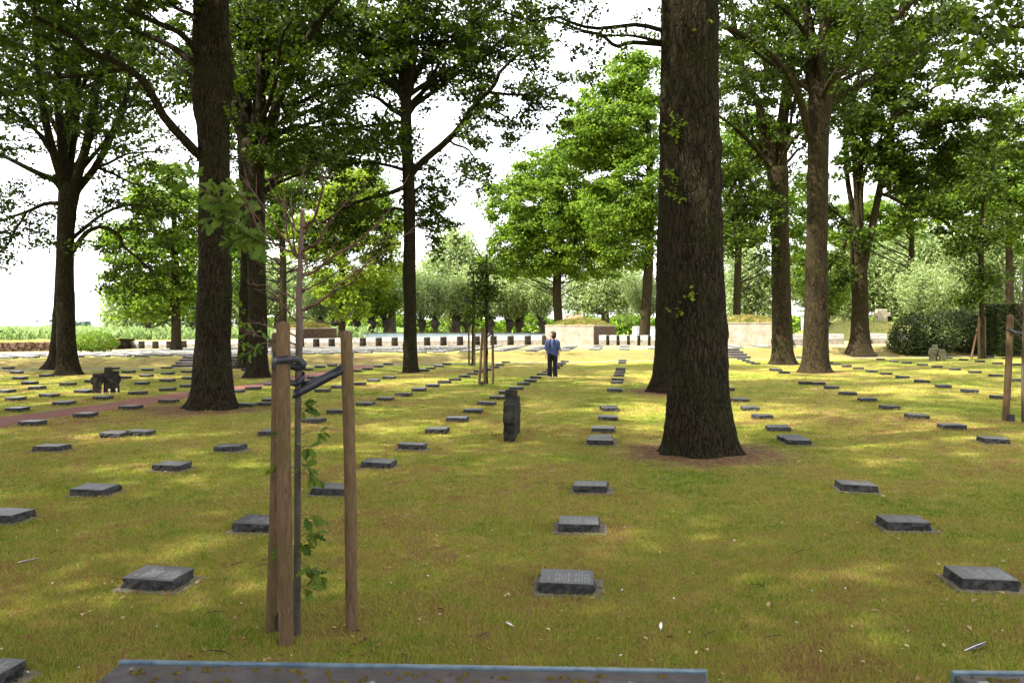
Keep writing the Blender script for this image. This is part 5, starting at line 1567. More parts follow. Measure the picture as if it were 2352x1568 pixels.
def sapling():
    rng = np.random.default_rng(77)
    root = empty('oak_sapling', bsap, 'near bare young oak with red twigs, tied between wooden stakes', 'sapling')
    tb = Tubes()
    P = curve_pts(np.array([list(at(x, y, ZS)) + [w * 0.5 * ZS / F] for x, y, w in [(682, 1472, 22), (682, 1440, 18), (683, 1250, 16), (684, 1000, 15), (685, 900, 15), (687, 800, 16), (688, 760, 17), (687, 700, 15), (688, 660, 15), (689, 640, 13), (690, 620, 12), (690, 580, 11), (694, 530, 11), (695, 482, 10)]]), 90)
    tb.add(P[:, :3], P[:, 3] * (1 + 0.04 * rng.normal(size=90)), 16, True)
    link('trunk', tb.mesh('trunk'), m_sap, root, True)
    m_cut = mottled('cut_wood', (0.45, 0.38, 0.26), (0.6, 0.52, 0.38), 40, 0.8, 0)
    tc = Tubes(); e = P[-1, :3]; tc.add(np.array([e + [0, 0, 0.0], e + [0, 0, 0.004]]), [P[-1, 3] * 1.02, P[-1, 3] * 0.98], 14)
    link('cut_end', tc.mesh('cut_end', False), m_cut, root, True)
    cr = lambda u, v: (516.8 + 0.3844 * u, 402 + 0.3844 * v)
    BR = [[(462, 810), (500, 790), (540, 770), (590, 740), (640, 700), (660, 665), (700, 640), (800, 570), (900, 490), (1060, 370), (1195, 250)],
          [(470, 605), (500, 592), (560, 555), (660, 480), (760, 420), (830, 365), (900, 310), (950, 250), (1000, 180), (1100, 0)],
          [(462, 700), (490, 680), (600, 630), (700, 560), (860, 460), (980, 360)],
          [(470, 455), (500, 430), (540, 410), (580, 370), (620, 300), (640, 250), (700, 190), (780, 100), (860, 0)],
          [(478, 320), (495, 290), (530, 260), (560, 190), (575, 110), (600, 50), (645, 0)],
          [(474, 350), (510, 300), (545, 220), (570, 140), (580, 70), (560, 0)],
          [(445, 345), (420, 320), (405, 260), (395, 190), (392, 150), (410, 100)],
          [(440, 500), (390, 420), (372, 340), (360, 240), (352, 120), (350, 0)],
          [(432, 485), (400, 430), (370, 390), (300, 310), (230, 190), (150, 80), (90, 0)],
          [(430, 490), (395, 455), (350, 440), (280, 390), (220, 300), (150, 190), (60, 40)],
          [(428, 570), (395, 560), (360, 558), (290, 560), (230, 570), (200, 590)],
          [(430, 750), (370, 712), (290, 690), (250, 660), (180, 655), (120, 635)],
          [(430, 872), (395, 845), (370, 800), (330, 760), (290, 730), (260, 720)],
          [(425, 470), (410, 400), (398, 300), (350, 200), (300, 130), (250, 20)],
          [(466, 850), (560, 870), (640, 885), (720, 850), (760, 840)],
          [(470, 215), (471, 140), (470, 60), (473, -40)],
          [(460, 470), (485, 500), (492, 545), (475, 590), (462, 600)],
          [(462, 690), (520, 630), (560, 540), (640, 440), (680, 380)],
          [(640, 700), (700, 670), (760, 640), (820, 560), (920, 520), (970, 505)]]
    D = [[(684, 797), (665, 785), (639, 782), (590, 771), (534, 746)], [(684, 775), (660, 762), (639, 754), (605, 745), (569, 740)]]
    tbr = []
    allq = []
    for k, b in enumerate([[cr(*p) for p in b] for b in BR] + D):
        dz = rng.uniform(-0.45, 0.45)
        n = len(b)
        q = curve_pts(np.array([at(x, y, ZS + dz * (i / (n - 1))) for i, (x, y) in enumerate(b)]), 26)
        q += rng.normal(size=q.shape) * 0.0022
        allq.append(q)
        t_ = Tubes()
        r0 = [0.011, 0.0095, 0.006, 0.0085, 0.010, 0.007, 0.007, 0.008, 0.0085, 0.0075, 0.006, 0.0055, 0.0065, 0.006, 0.004, 0.005, 0.008, 0.004, 0.006][k] if k < 19 else 0.005
        t_.add(q, np.linspace(r0, 0.0016, 26), 7)
        L = np.linalg.norm(np.diff(q, axis=0), axis=1).sum()
        for s in range(int(L / 0.09)):
            i = int(rng.integers(6, 25)); o = q[i]; tg = unit(q[i] - q[i - 1])
            d = unit(tg * 0.9 + unit(rng.normal(size=3)) * 0.55 + np.array([0, 0, 0.12])); l = rng.uniform(0.03, 0.26) * (1.2 - i / 30)
            t_.add(curve_pts(np.array([o, o + d * l * 0.5 + rng.normal(size=3) * 0.006, o + d * l + np.array([0, 0, 0.02])]), 6), np.linspace(0.0024, 0.001, 6), 4, False)
        link('branch', t_.mesh('branch'), m_bark_red, root, True)
    # leafy twigs: big cluster to the left, one low at left, shoots up the stem
    tl = Tubes()
    for b, nl, s in [([(640, 560), (600, 555), (560, 525), (520, 470), (470, 438), (400, 375)], 60, 0.10), ([(590, 520), (575, 480), (560, 455), (545, 430)], 30, 0.095), ([(620, 560), (590, 545), (560, 545), (530, 560)], 26, 0.09), ([(560, 525), (530, 510), (500, 500), (470, 505)], 22, 0.09),
                     ([(640, 600), (610, 585), (590, 560), (560, 540)], 14, 0.06), ([(530, 480), (500, 470), (450, 450), (420, 430)], 14, 0.075),
                     ([(639, 782), (600, 790), (570, 810), (540, 830)], 26, 0.042), ([(590, 771), (580, 760), (565, 770), (550, 790)], 14, 0.042)]:
        dz = rng.uniform(-0.1, 0.25); n = len(b)
        q = curve_pts(np.array([at(x, y, ZS + dz * i / (n - 1)) for i, (x, y) in enumerate(b)]), 16)
        tl.add(q, np.linspace(0.005, 0.0015, 16), 6)
        for _ in range(nl):
            i = int(rng.integers(3, 16)); d = unit(rng.normal(size=3) + np.array([-0.3, -0.2, -0.15]))
            put_leaf(root, q[i] + d * 0.012, d, s * rng.uniform(0.7, 1.25), rng, bsap)
    for y0, n_, side in [(925, 4, 1), (945, 4, 1), (1000, 4, 1), (1035, 6, 1), (1065, 8, 1), (1085, 6, 1), (1185, 4, 1), (1235, 6, 1), (1262, 8, 1), (1290, 6, 1), (1320, 7, 1), (1345, 4, 1), (985, 2, -1), (1080, 3, -1), (1250, 3, -1)]:
        o = at(684, y0, ZS); l = rng.uniform(0.06, 0.16)
        e = o + np.array([side * l, -0.03 + rng.normal() * 0.03, rng.normal() * 0.03])
        tl.add(curve_pts(np.array([o, (o + e) / 2 + [0, 0, 0.015], e]), 6), np.linspace(0.0025, 0.0012, 6), 5)
        for _ in range(int(n_ * 1.7)):
            t = rng.uniform(0.25, 1.0); p = o + (e - o) * t
            d = unit(np.array([side * 0.7, -0.3, -0.35]) + rng.normal(size=3) * 0.55)
            put_leaf(root, p, d, rng.uniform(0.05, 0.088), rng, bsap)
    link('leafy_twigs', tl.mesh('leafy_twigs'), m_bark_red, root, True)['kind'] = 'stuff'


sapling()


def young_tree(x, y, label, stakes_, seed, ells, lab_group, trunk_top=590):
    g = ground(x, y); Z = g[1]
    blob_tree('young_oak', label, [(x, y, 10), (x, y - 30, 7), (x, y - 90, 7), (x + 1, trunk_top + 60, 6), (x, trunk_top, 3)], Z, ells, seed, leaf=0.12, nclump=170, per=32, mat=M_OAK, sig=0.2,
              group=lab_group, litter=0, base_z=g[2], shell=0.15, cat='sapling')
    for k, (xb, yb, xt, yt, lab) in enumerate(stakes_):
        q = ground(xb, yb)
        stake(q, at(xt, yt, q[1]), 0.04, lab, 'stakes of the young trees', seed * 10 + k)


young_tree(1117, 881, 'young leafy oak between stakes, left of the woman', [(1101, 882, 1108, 754, 'leaning left stake of the young oak nearest the woman'), (1114, 883, 1112, 753, 'middle stake of the young oak nearest the woman'),
           (1132, 882, 1131, 752, 'right stake of the young oak nearest the woman')], 51, [(1112, 690, 28, 62), (1098, 660, 25, 50), (1130, 680, 22, 50), (1110, 620, 20, 40)], 'staked young trees', 585)
young_tree(1087, 839, 'second young oak just behind the one nearest the woman', [(1077, 839, 1077, 752, 'dark left stake of the second young oak'), (1090, 840, 1090, 752, 'right stake of the second young oak')], 52,
           [(1088, 690, 20, 50), (1080, 720, 18, 25)], 'staked young trees', 620)
g = ground(1105, 882); strap('rubber_tie', [at(1112, 765, g[1] - 0.05), at(1120, 772, g[1] - 0.05), at(1127, 766, g[1] - 0.05), at(1131, 758, g[1] - 0.05)], (0, 0, 1), 0.05, 'rubber tie on the young oak nearest the woman', group='rubber ties on the farther young trees')
g = ground(1107, 884); pipe(g, 0.05, 0.12, 'black watering pipe at the young oak nearest the woman')
g = ground(1083, 840); pipe(g, 0.06, 0.12, 'black watering pipe at the second young oak')
for k, (xb, yb, xt, yt, lab) in enumerate([(2231, 823, 2250, 728, 'leaning stake'), (2248, 824, 2248, 728, 'pale sunlit stake'), (2262, 823, 2261, 728, 'right stake')]):
    q = ground(xb, yb)
    stake(q, at(xt, yt, q[1]), 0.055, lab + ' of the young tree in front of the dark bushes', 'stakes of the young trees', 400 + k)
q = ground(2310, 966); stake(q, at(2320, 726, q[1]), 11.5 / 2 * q[1] / F * 1.25, 'tall wooden stake near the right edge of the lawn', 'stakes of the young trees', 410)
pipe(ground(2323, 968), 0.055, 0.16, 'black watering pipe beside the tall stake at right')
strap('rubber_tie', [at(2312, 756, q[1] - 0.08), at(2322, 760, q[1] - 0.09), at(2336, 764, q[1] - 0.05), at(2365, 768, q[1])], (0, 0, 1), 0.06, 'rubber tie on the tall stake near the right edge', group='rubber ties on the farther young trees')
g = ground(2350, 970)
root = empty('birch_sapling', g, 'thin pale speckled sapling cut by the right edge, with bare twigs', 'sapling')
tb = Tubes(); P = curve_pts(np.array([at(x, y, g[1]) for x, y in [(2351, 972), (2350, 850), (2352, 740), (2351, 640), (2356, 540)]]), 30)
tb.add(P, np.linspace(0.04, 0.012, 30), 10); link('trunk', tb.mesh('trunk'), m_sap, root, True)
rng = np.random.default_rng(33); tb = Tubes()
for b in [[(2351, 760), (2335, 735), (2310, 715), (2280, 705)], [(2351, 745), (2330, 690), (2318, 640), (2322, 590)], [(2352, 700), (2330, 660), (2300, 640)], [(2352, 720), (2340, 700), (2332, 640), (2326, 570)], [(2351, 780), (2325, 760), (2300, 735), (2290, 720)]]:
    tb.add(curve_pts(np.array([at(x, y, g[1] + rng.uniform(-0.2, 0.2)) for x, y in b]), 12), np.linspace(0.008, 0.002, 12), 5)
link('branches', tb.mesh('branches'), m_bark_red, root, True)['kind'] = 'stuff'

# ------------------------------------------------------------------ the woman
m_skin = mottled('skin', (0.42, 0.24, 0.17), (0.52, 0.31, 0.22), 12, 0.55, 0, spec=0.3, space='o')
m_tunic, nt, bs, _ = new_mat('blue_patterned_tunic')
v = opos(nt)
n1 = noise_n(nt, v, 9, 4); vo = nt.nodes.new('ShaderNodeTexVoronoi'); vo.inputs['Scale'].default_value = 26; nt.links.new(v, vo.inputs['Vector'])
c = ramp(nt, n1, [(0.35, (0.010, 0.018, 0.055)), (0.5, (0.014, 0.042, 0.115)), (0.65, (0.028, 0.030, 0.085))])
c = mixc(nt, mrange(nt, vo.outputs['Distance'], 0.1, 0.22, 0.6, 0.0), c, (0.16, 0.11, 0.17))
nt.links.new(c, bs.inputs['Base Color']); bs.inputs['Roughness'].default_value = 0.85
m_trous = mottled('black_trousers', (0.006, 0.006, 0.012), (0.012, 0.012, 0.022), 20, 0.8, 0, spec=0.2)
m_hair = mottled('dark_hair', (0.008, 0.006, 0.006), (0.03, 0.02, 0.018), 30, 0.5, 0.8, 0.01, 0.4)
m_shoe = mottled('pink_shoes', (0.42, 0.24, 0.23), (0.55, 0.34, 0.32), 20, 0.6, 0, spec=0.3)
m_lens = mottled('dark_lens', (0.005, 0.005, 0.006), (0.01, 0.01, 0.012), 5, 0.15, 0, spec=0.6)
m_scarf = mottled('dark_scarf', (0.012, 0.008, 0.03), (0.05, 0.02, 0.06), 40, 0.9, 0.3, 0.005, 0.2)


def skin_obj(name, pts, edges, rad, mat, parent, sub=2, root_i=0):
    me = bpy.data.meshes.new(name)
    me.from_pydata([tuple(p) for p in pts], edges, [])
    o = link(name, me, mat, parent)
    md = o.modifiers.new('skin', 'SKIN'); md.use_smooth_shade = True
    sv = me.skin_vertices[0].data
    for i, r in enumerate(rad):
        sv[i].radius = (r, r) if not isinstance(r, tuple) else r
        sv[i].use_root = (i == root_i)
    m2 = o.modifiers.new('sub', 'SUBSURF'); m2.levels = sub; m2.render_levels = sub
    return o


def loft(rings, n=28, close=True):
    """rings: (centre, rx, ry)"""
    V, Fq = [], []
    for c, rx, ry in rings:
        for i in range(n):
            a = 2 * math.pi * i / n
            V.append((c[0] + rx * math.cos(a), c[1] + ry * math.sin(a), c[2]))
    for j in range(len(rings) - 1):
        for i in range(n):
            Fq.append((j * n + i, j * n + (i + 1) % n, (j + 1) * n + (i + 1) % n, (j + 1) * n + i))
    return np.array(V), np.array(Fq)


def person():
    g = ground(1269, 868.5)
    root = empty('person', g, 'dark-haired woman in a blue tunic and black trousers, looking left', 'person')
    root.rotation_euler = (0, 0, -0.14)
    P, E, R = [], [], []
    def add(p, r, par=None):
        P.append(p); R.append(r)
        if par is not None: E.append((par, len(P) - 1))
        return len(P) - 1
    pel = add((0, 0, 0.80), 0.115)
    wa = add((0, 0.0, 0.96), 0.105, pel)
    ch = add((0, 0.01, 1.13), 0.12, wa)
    nb = add((0, 0.012, 1.275), 0.055, ch)
    nk = add((-0.004, 0.0, 1.335), 0.045, nb)
    # head turned to the viewer's left
    h1 = add((-0.012, -0.005, 1.395), 0.066, nk)
    h2 = add((-0.004, 0.004, 1.455), 0.080, h1)
    add((0.004, 0.008, 1.505), 0.066, h2)
    add((-0.082, -0.032, 1.432), 0.013, h2)      # nose
    add((-0.062, -0.028, 1.385), 0.024, h1)      # chin
    add((0.022, -0.072, 1.432), 0.015, h2)       # ear
    for s in (-1, 1):
        hp = add((s * 0.085, 0, 0.77), 0.088, pel)
        kn = add((s * 0.088, -0.012, 0.43), 0.056, hp)
        an = add((s * 0.088 + (0.0 if s > 0 else -0.002), 0.01, 0.085), 0.037, kn)
        add((s * 0.10, -0.12, 0.03), 0.032, an)
        sh = add((s * 0.155, 0.012, 1.235), 0.056, ch)
        el = add((s * 0.205, 0.03, 0.985), 0.040, sh)
        wr = add((s * 0.222, -0.02, 0.775), 0.025, el)
        pm = add((s * 0.222, -0.03, 0.715), 0.030, wr)
        for q, (dy, l) in enumerate([(-0.028, 0.062), (-0.010, 0.072), (0.008, 0.067), (0.024, 0.052)]):
            k = add((s * 0.224, -0.03 + dy, 0.690), 0.0095, pm)
            k = add((s * 0.222, -0.034 + dy, 0.690 - l * 0.55), 0.0085, k)
            add((s * 0.214, -0.042 + dy, 0.690 - l), 0.007, k)
        k = add((s * 0.214, -0.062, 0.718), 0.010, pm)
        add((s * 0.208, -0.072, 0.685), 0.008, k)
    skin_obj('body', P, E, R, m_skin, root)
    # trousers
    V1, F1 = loft([((0, 0.005, 0.66), 0.02, 0.02), ((0, 0.005, 0.70), 0.165, 0.115), ((0, 0, 0.80), 0.172, 0.128), ((0, 0, 0.95), 0.145, 0.112)])
    Vs, Fs, k = [V1], [F1], len(V1)
    for s in (-1, 1):
        V2, F2 = loft([((s * 0.088, 0.0, 0.76), 0.094, 0.108), ((s * 0.088, 0, 0.62), 0.088, 0.098), ((s * 0.09, -0.01, 0.43), 0.073, 0.078), ((s * 0.092, 0.0, 0.24), 0.074, 0.08), ((s * 0.094, 0.0, 0.05), 0.078, 0.088)])
        Vs.append(V2); Fs.append(F2 + k); k += len(V2)
    link('trousers', mesh_np('trousers', np.concatenate(Vs), np.concatenate(Fs), True), m_trous, root)
    # tunic with loose elbow sleeves, hem dipping at one side
    V1, F1 = loft([((0, 0, 0.80), 0.196, 0.150), ((0, 0, 0.86), 0.192, 0.148), ((0, 0, 0.97), 0.180, 0.142), ((0, 0, 1.08), 0.182, 0.142), ((0, 0.005, 1.17), 0.186, 0.135), ((0, 0.01, 1.235), 0.165, 0.112), ((0, 0.012, 1.275), 0.115, 0.085), ((0, 0.008, 1.30), 0.07, 0.06)])
    a = np.arctan2(V1[:, 1], V1[:, 0]); low = sstep(1.0, 0.80, V1[:, 2]) if False else np.clip((1.0 - V1[:, 2]) / 0.2, 0, 1)
    V1[:, :2] *= (1 + 0.05 * low * np.sin(a * 7))[:, None]; V1[:, 2] += low * (0.02 * np.sin(a * 3 + 1) - 0.03 * np.cos(a))
    Vs, Fs, k = [V1], [F1], len(V1)
    for s in (-1, 1):
        t_ = Tubes()
        t_.add(curve_pts(np.array([(s * 0.10, 0.01, 1.255), (s * 0.165, 0.012, 1.215), (s * 0.195, 0.02, 1.09), (s * 0.214, 0.022, 0.955)]), 12), np.interp(np.linspace(0, 1, 12), [0, 0.25, 0.6, 1], [0.06, 0.078, 0.074, 0.074]), 16, False,
               1 + 0.05 * np.sin(np.arange(12)[:, None] * 1.3 + np.arange(16)[None] * 1.1))
        V2, F2 = np.concatenate(t_.V), np.concatenate(t_.F)
        Vs.append(V2); Fs.append(F2 + k); k += len(V2)
    link('tunic', mesh_np('tunic', np.concatenate(Vs), np.concatenate(Fs), True), m_tunic, root)
    # curly chin-length hair
    bm = bmesh.new()
    bmesh.ops.create_icosphere(bm, subdivisions=4, radius=0.112, matrix=Matrix.Translation((0.024, 0.018, 1.472)) @ Matrix.Diagonal((0.96, 0.98, 1.0, 1)))
    for v_ in bm.verts:
        co = v_.co
        co += (co - Vector((0.024, 0.018, 1.472))).normalized() * (0.020 * mnoise.noise(co * 30) + 0.012 * mnoise.noise(co * 62))
        if co.z < 1.45: co.z -= 0.04 * max(0, min(1, (1.45 - co.z) / 0.06))
    bmesh.ops.delete(bm, geom=[v_ for v_ in bm.verts if (v_.co.x < -0.028 and v_.co.z < 1.50 and v_.co.y < 0.09)], context='VERTS')
    link('hair', mesh_bm('hair', bm, True), m_hair, root)
    bm = bmesh.new()
    for (x, y) in ((-0.078, -0.058), (-0.088, 0.004)):
        bm_box(bm, 0.010, 0.046, 0.030, (x, y, 1.452), -0.25, 0.004)
    bm_box(bm, 0.09, 0.005, 0.007, (-0.035, -0.078, 1.458), 0.1)
    link('sunglasses', mesh_bm('sunglasses', bm), m_lens, root)
    for s in (-1, 1):
        V2, F2 = loft([((s * 0.10, -0.045, 0.0), 0.042, 0.105), ((s * 0.10, -0.045, 0.03), 0.044, 0.108), ((s * 0.10, -0.035, 0.055), 0.038, 0.085), ((s * 0.098, -0.02, 0.075), 0.02, 0.04)], 18)
        link('shoe', mesh_np('shoe', V2, F2, True), m_shoe, root)
    t_ = Tubes()
    t_.add(curve_pts(np.array([(-0.10, -0.158, 0.99), (-0.098, -0.148, 1.12), (-0.085, -0.115, 1.22), (-0.072, -0.05, 1.298), (-0.03, 0.06, 1.325), (0.05, 0.06, 1.322), (0.078, -0.05, 1.298), (0.05, -0.11, 1.25), (0.045, -0.14, 1.16)]), 40), np.full(40, 0.017), 8)
    link('scarf', t_.mesh('scarf'), m_scarf, root)
    t_ = Tubes(); a = np.linspace(0, 2 * np.pi, 14)
    t_.add(np.stack([0.222 + 0.030 * np.cos(a), -0.018 + 0.030 * np.sin(a), 0.79 + 0 * a], 1), np.full(14, 0.008), 6, False)
    link('bracelet', t_.mesh('bracelet'), m_wood_p, root)


person()

# ------------------------------------------------------------------ corn field, far houses and trees
rng = np.random.default_rng(90)
n = 26000
Yc = 64 + (rng.uniform(0, 1, n) ** 1.6) * 170
Xc = np.interp(Yc, [64, 234], [-44, -160]) + rng.uniform(0, 1, n) * np.interp(Yc, [64, 234], [32, 135])
Xc = np.round(Xc / 0.75) * 0.75 + rng.normal(size=n) * 0.12
hh = 1.55 + rng.normal(size=n) * 0.10
th = rng.uniform(0, 2 * np.pi, n); out_ = np.stack([np.cos(th), np.sin(th), 0 * th], 1)
wd = np.stack([-np.sin(th), np.cos(th), 0 * th], 1) * 0.045 * (1 + Yc / 120)[:, None]
b_ = np.stack([Xc, Yc, hh * rng.uniform(0.15, 0.8, n)], 1)
m_ = b_ + out_ * 0.28 + np.array([0, 0, 1]) * (hh * 0.28)[:, None]
e_ = b_ + out_ * (0.5 + 0.3 * rng.uniform(0, 1, n))[:, None] + np.array([0, 0, 1]) * (hh * 0.12)[:, None]
V = np.stack([b_ - wd * 0.6, b_ + wd * 0.6, m_ + wd, m_ - wd, e_], 1).reshape(-1, 3)
k = np.arange(n)[:, None] * 5
Fq = np.concatenate([k + np.array([[0, 1, 2, 3]]), k + np.array([[3, 2, 4, 4]])])
me = bpy.data.meshes.new('corn_crop')
V_ = V.astype(np.float32); me.vertices.add(len(V_)); me.vertices.foreach_set('co', V_.ravel())
tri = np.concatenate([k + np.array([[0, 1, 2]]), k + np.array([[0, 2, 3]]), k + np.array([[3, 2, 4]])]).astype(np.int32)
me.loops.add(tri.size); me.loops.foreach_set('vertex_index', tri.ravel()); me.polygons.add(len(tri))
me.polygons.foreach_set('loop_start', np.arange(0, tri.size, 3, dtype=np.int32)); me.polygons.foreach_set('loop_total', np.full(len(tri), 3, np.int32)); me.update(calc_edges=True)
a = me.attributes.new('leaf_tone', 'FLOAT', 'FACE'); a.data.foreach_set('value', np.tile(rng.uniform(0, 1, n), 3).astype(np.float32))
props(link('corn_crop', me, M_CORN), kind='stuff')

m_roofg = mottled('grey_roof', (0.16, 0.17, 0.20), (0.22, 0.23, 0.26), 0.8, 0.7, 0, spec=0.3)
m_roofr = mottled('red_tile_roof', (0.28, 0.11, 0.07), (0.38, 0.17, 0.11), 0.8, 0.8, 0, spec=0.2)
m_brickw = mottled('pale_brick', (0.42, 0.34, 0.30), (0.55, 0.47, 0.42), 0.8, 0.9, 0, spec=0.2)
m_winp = mottled('window_pane', (0.03, 0.04, 0.05), (0.05, 0.06, 0.07), 1, 0.1, 0, spec=0.6)


def house(px0, px1, ye, yr, Z, depth, label, mw, mr, rz=0.0, dormers=0):
    X0, X1 = (px0 - CX) * Z / F, (px1 - CX) * Z / F
    he, hr = H - (ye - HY) * Z / F, H - (yr - HY) * Z / F
    w = X1 - X0
    root = empty('house', ((X0 + X1) / 2, Z, -0.1), label, 'house', 'far farm buildings', rz)
    link('wall', box_mesh('wall', w * 0.97, depth * 0.96, he, (0, depth / 2, he / 2)), mw, root)
    bm = bmesh.new()
    vs = [bm.verts.new(p) for p in [(-w / 2, -0.3, he), (w / 2, -0.3, he), (w / 2, depth + 0.3, he), (-w / 2, depth + 0.3, he), (-w * 0.42, depth / 2, hr), (w * 0.46, depth / 2, hr)]]
    for f_ in ((0, 1, 5, 4), (1, 2, 5), (2, 3, 4, 5), (3, 0, 4), (3, 2, 1, 0)): bm.faces.new([vs[i] for i in f_])
    rf = link('roof', mesh_bm('roof', bm), mr, root)
    for q in range(3):
        link('window', box_mesh('window', w * 0.08, 0.1, he * 0.35, (-w * 0.3 + q * w * 0.3, -0.0, he * 0.55)), m_winp, root)
    for q in range(dormers):
        o = link('skylight', box_mesh('skylight', w * 0.05, 0.6, 0.8, (-w * 0.15 + q * w * 0.22, depth * 0.22, he + (hr - he) * 0.5)), m_white, rf)
    link('chimney', box_mesh('chimney', w * 0.03 + 0.4, 0.7, 1.1, (w * 0.2, depth / 2, hr + 0.3)), mr, rf)


house(-70, 99, 752.5, 738.5, 250, 16, 'long barn with a low grey roof on the horizon at far left', m_roofg, m_roofg)
house(97, 137, 753, 748, 240, 10, 'low white-roofed house right of the long grey barn', m_white, m_white)
house(118, 134, 752, 747, 300, 10, 'small red-roofed house behind the round far trees', m_brickw, m_roofr)
house(160, 190, 753, 750, 300, 10, 'pale cottage between the left oak and the grey-roofed house', m_white, m_roofr)
house(211, 262, 753.5, 739, 260, 12, 'grey-roofed farmhouse with skylights left of the terrace tree', m_brickw, m_roofg, 0.15, 2)
house(898, 930, 742, 728, 150, 9, 'house with a red tiled roof showing between the pollards', m_brickw, m_roofr)
house(1300, 1345, 736, 720, 130, 9, 'pink-roofed brick house showing behind the left bunker', m_brickw, m_roofr)
for k, (x, y, rx, ry, Z, lab) in enumerate([(85, 749, 9, 8, 270, 'round blue-green tree left of the low white-roofed house'), (97, 747, 10, 10, 280, 'taller round blue-green tree beside the far white roof'), (116, 750, 8, 6, 262, 'small pale round tree on the horizon'),
                                            (123, 741, 5, 9, 300, 'narrow far tree on the horizon beside the left oak'), (128, 748, 8, 7, 290, 'far round tree touching the left oak trunk'), (172, 745, 8, 8, 290, 'far tree just right of the left oak trunk'),
                                            (196, 748, 17, 9, 270, 'broad dark far tree left of the grey-roofed farmhouse'), (50, 750, 8, 4, 262, 'low far hedge tree beside the long barn'), (30, 751, 8, 4, 262, 'low far hedge tree in front of the long barn')]):
    blob_tree('far_tree', lab, [(x, 757, 2), (x, y, 2), (x, y - 2, 1.5), (x, y - 3, 1)], Z, [(x, y, rx, ry)], 500 + k, leaf=0.8, nclump=80, per=40, mat=M_FAR, sig=0.5, group='far trees on the horizon', base_z=-0.1, shell=0.4)
# hedgerow closing the view behind the willows
rng = np.random.default_rng(95)
Xh = rng.uniform(-70, 75, 26000); Yh = 150 + rng.normal(size=26000) * 2; top = 3.4 + 1.6 * np.array([mnoise.noise(Vector((x * 0.16, 0, 0))) for x in Xh])
Zh = rng.uniform(0, 1, 26000) ** 0.7 * top
k = Xh > -46
me = leaf_mesh('hedgerow', np.stack([Xh, Yh, Zh], 1)[k], 0.75, rng, flat=0.2)
o = link('hedgerow', me, M_OAKL); props(o, 'long leafy hedgerow across the field behind the pollards', 'hedge')

# ------------------------------------------------------------------ stone slabs right in front of the viewer
m_slab, nt, bs, _ = new_mat('weathered_slab')
v = wpos(nt)
n1 = noise_n(nt, v, 14, 6, 0.65); n2 = noise_n(nt, v, 34, 4); n3 = noise_n(nt, v, 21, 3)
c = ramp(nt, n1, [(0.3, (0.026, 0.019, 0.019)), (0.55, (0.052, 0.040, 0.041)), (0.75, (0.095, 0.080, 0.080))])
c = mixc(nt, mrange(nt, n2, 0.60, 0.68, 0.0, 0.8), c, (0.055, 0.040, 0.012))
c = mixc(nt, mrange(nt, n3, 0.66, 0.72, 0.0, 0.7), c, (0.32, 0.30, 0.27))
nt.links.new(c, bs.inputs['Base Color']); bs.inputs['Roughness'].default_value = 0.6; bump(nt, bs, n2, 0.6, 0.006)
m_edge = mottled('skylit_edge', (0.05, 0.085, 0.12), (0.11, 0.16, 0.19), 30, 0.3, 0.2, 0.003, 0.8)  # blue sky glint on the slab's rear bevel, put into the colour


def slab(x0, y0, x1, y1, xn0, label, seed):
    """block whose rear edge runs from picture point (x0,y0) to (x1,y1)"""
    zt = 0.95
    Z0, Z1_ = F * (H - zt) / (y0 - HY), F * (H - zt) / (y1 - HY)
    A = np.array([(x0 - CX) * Z0 / F, Z0]); B = np.array([(x1 - CX) * Z1_ / F, Z1_])
    L = np.linalg.norm(B - A); rz = math.atan2(B[1] - A[1], B[0] - A[0])
    root = empty('stone_block', (A[0], A[1], 0), label, 'stone block', 'granite blocks in front of the viewer', rz)
    bm = bmesh.new(); D = 0.42
    bm_box(bm, L, D, zt - 0.05, (L / 2, -D / 2, (zt - 0.05) / 2), 0, 0.01)
    link('base_stone', mesh_bm('base_stone', bm), m_slab, root)
    bm = bmesh.new()
    bm_box(bm, L, D, 0.05, (L / 2, -D / 2, zt - 0.026), 0, 0.006)
    link('top_slab', mesh_bm('top_slab', bm), m_slab, root)
    bm = bmesh.new()
    bm_box(bm, L + 0.006, 0.012, 0.055, (L / 2, 0.008, zt - 0.024), 0, 0.003)  # strip added to show the sky highlight along the rear edge
    link('edge_highlight', mesh_bm('edge_highlight', bm), m_edge, root)
    rg = np.random.default_rng(seed); V, Fq = [], []
    for _ in range(170):
        x, y, r = rg.uniform(0.02, L - 0.02), -rg.uniform(0.02, 0.2), rg.uniform(0.003, 0.013)
        k = len(V); V.append((x, y, zt + 0.0055)); m = 9
        for j in range(m):
            a = 2 * math.pi * j / m; rr = r * rg.uniform(0.6, 1.2); V.append((x + rr * math.cos(a), y + rr * 0.8 * math.sin(a), zt - 0.0005))
        Fq += [(k, k + 1 + j, k + 1 + (j + 1) % m) for j in range(m)]
    o = link('moss', mesh_np('moss', np.array(V), np.array(Fq)), mottled('moss_cushion', (0.05, 0.035, 0.008), (0.12, 0.09, 0.02), 90, 1.0, 0.5, 0.004, 0.1), root); props(o, kind='stuff')


slab(272, 1521, 1622, 1543, 0, 'long weathered granite block with a skylit blue edge, right in front of the viewer', 1)
slab(2192, 1546, 2700, 1552, 0, 'second weathered granite block cut by the bottom right corner', 2)

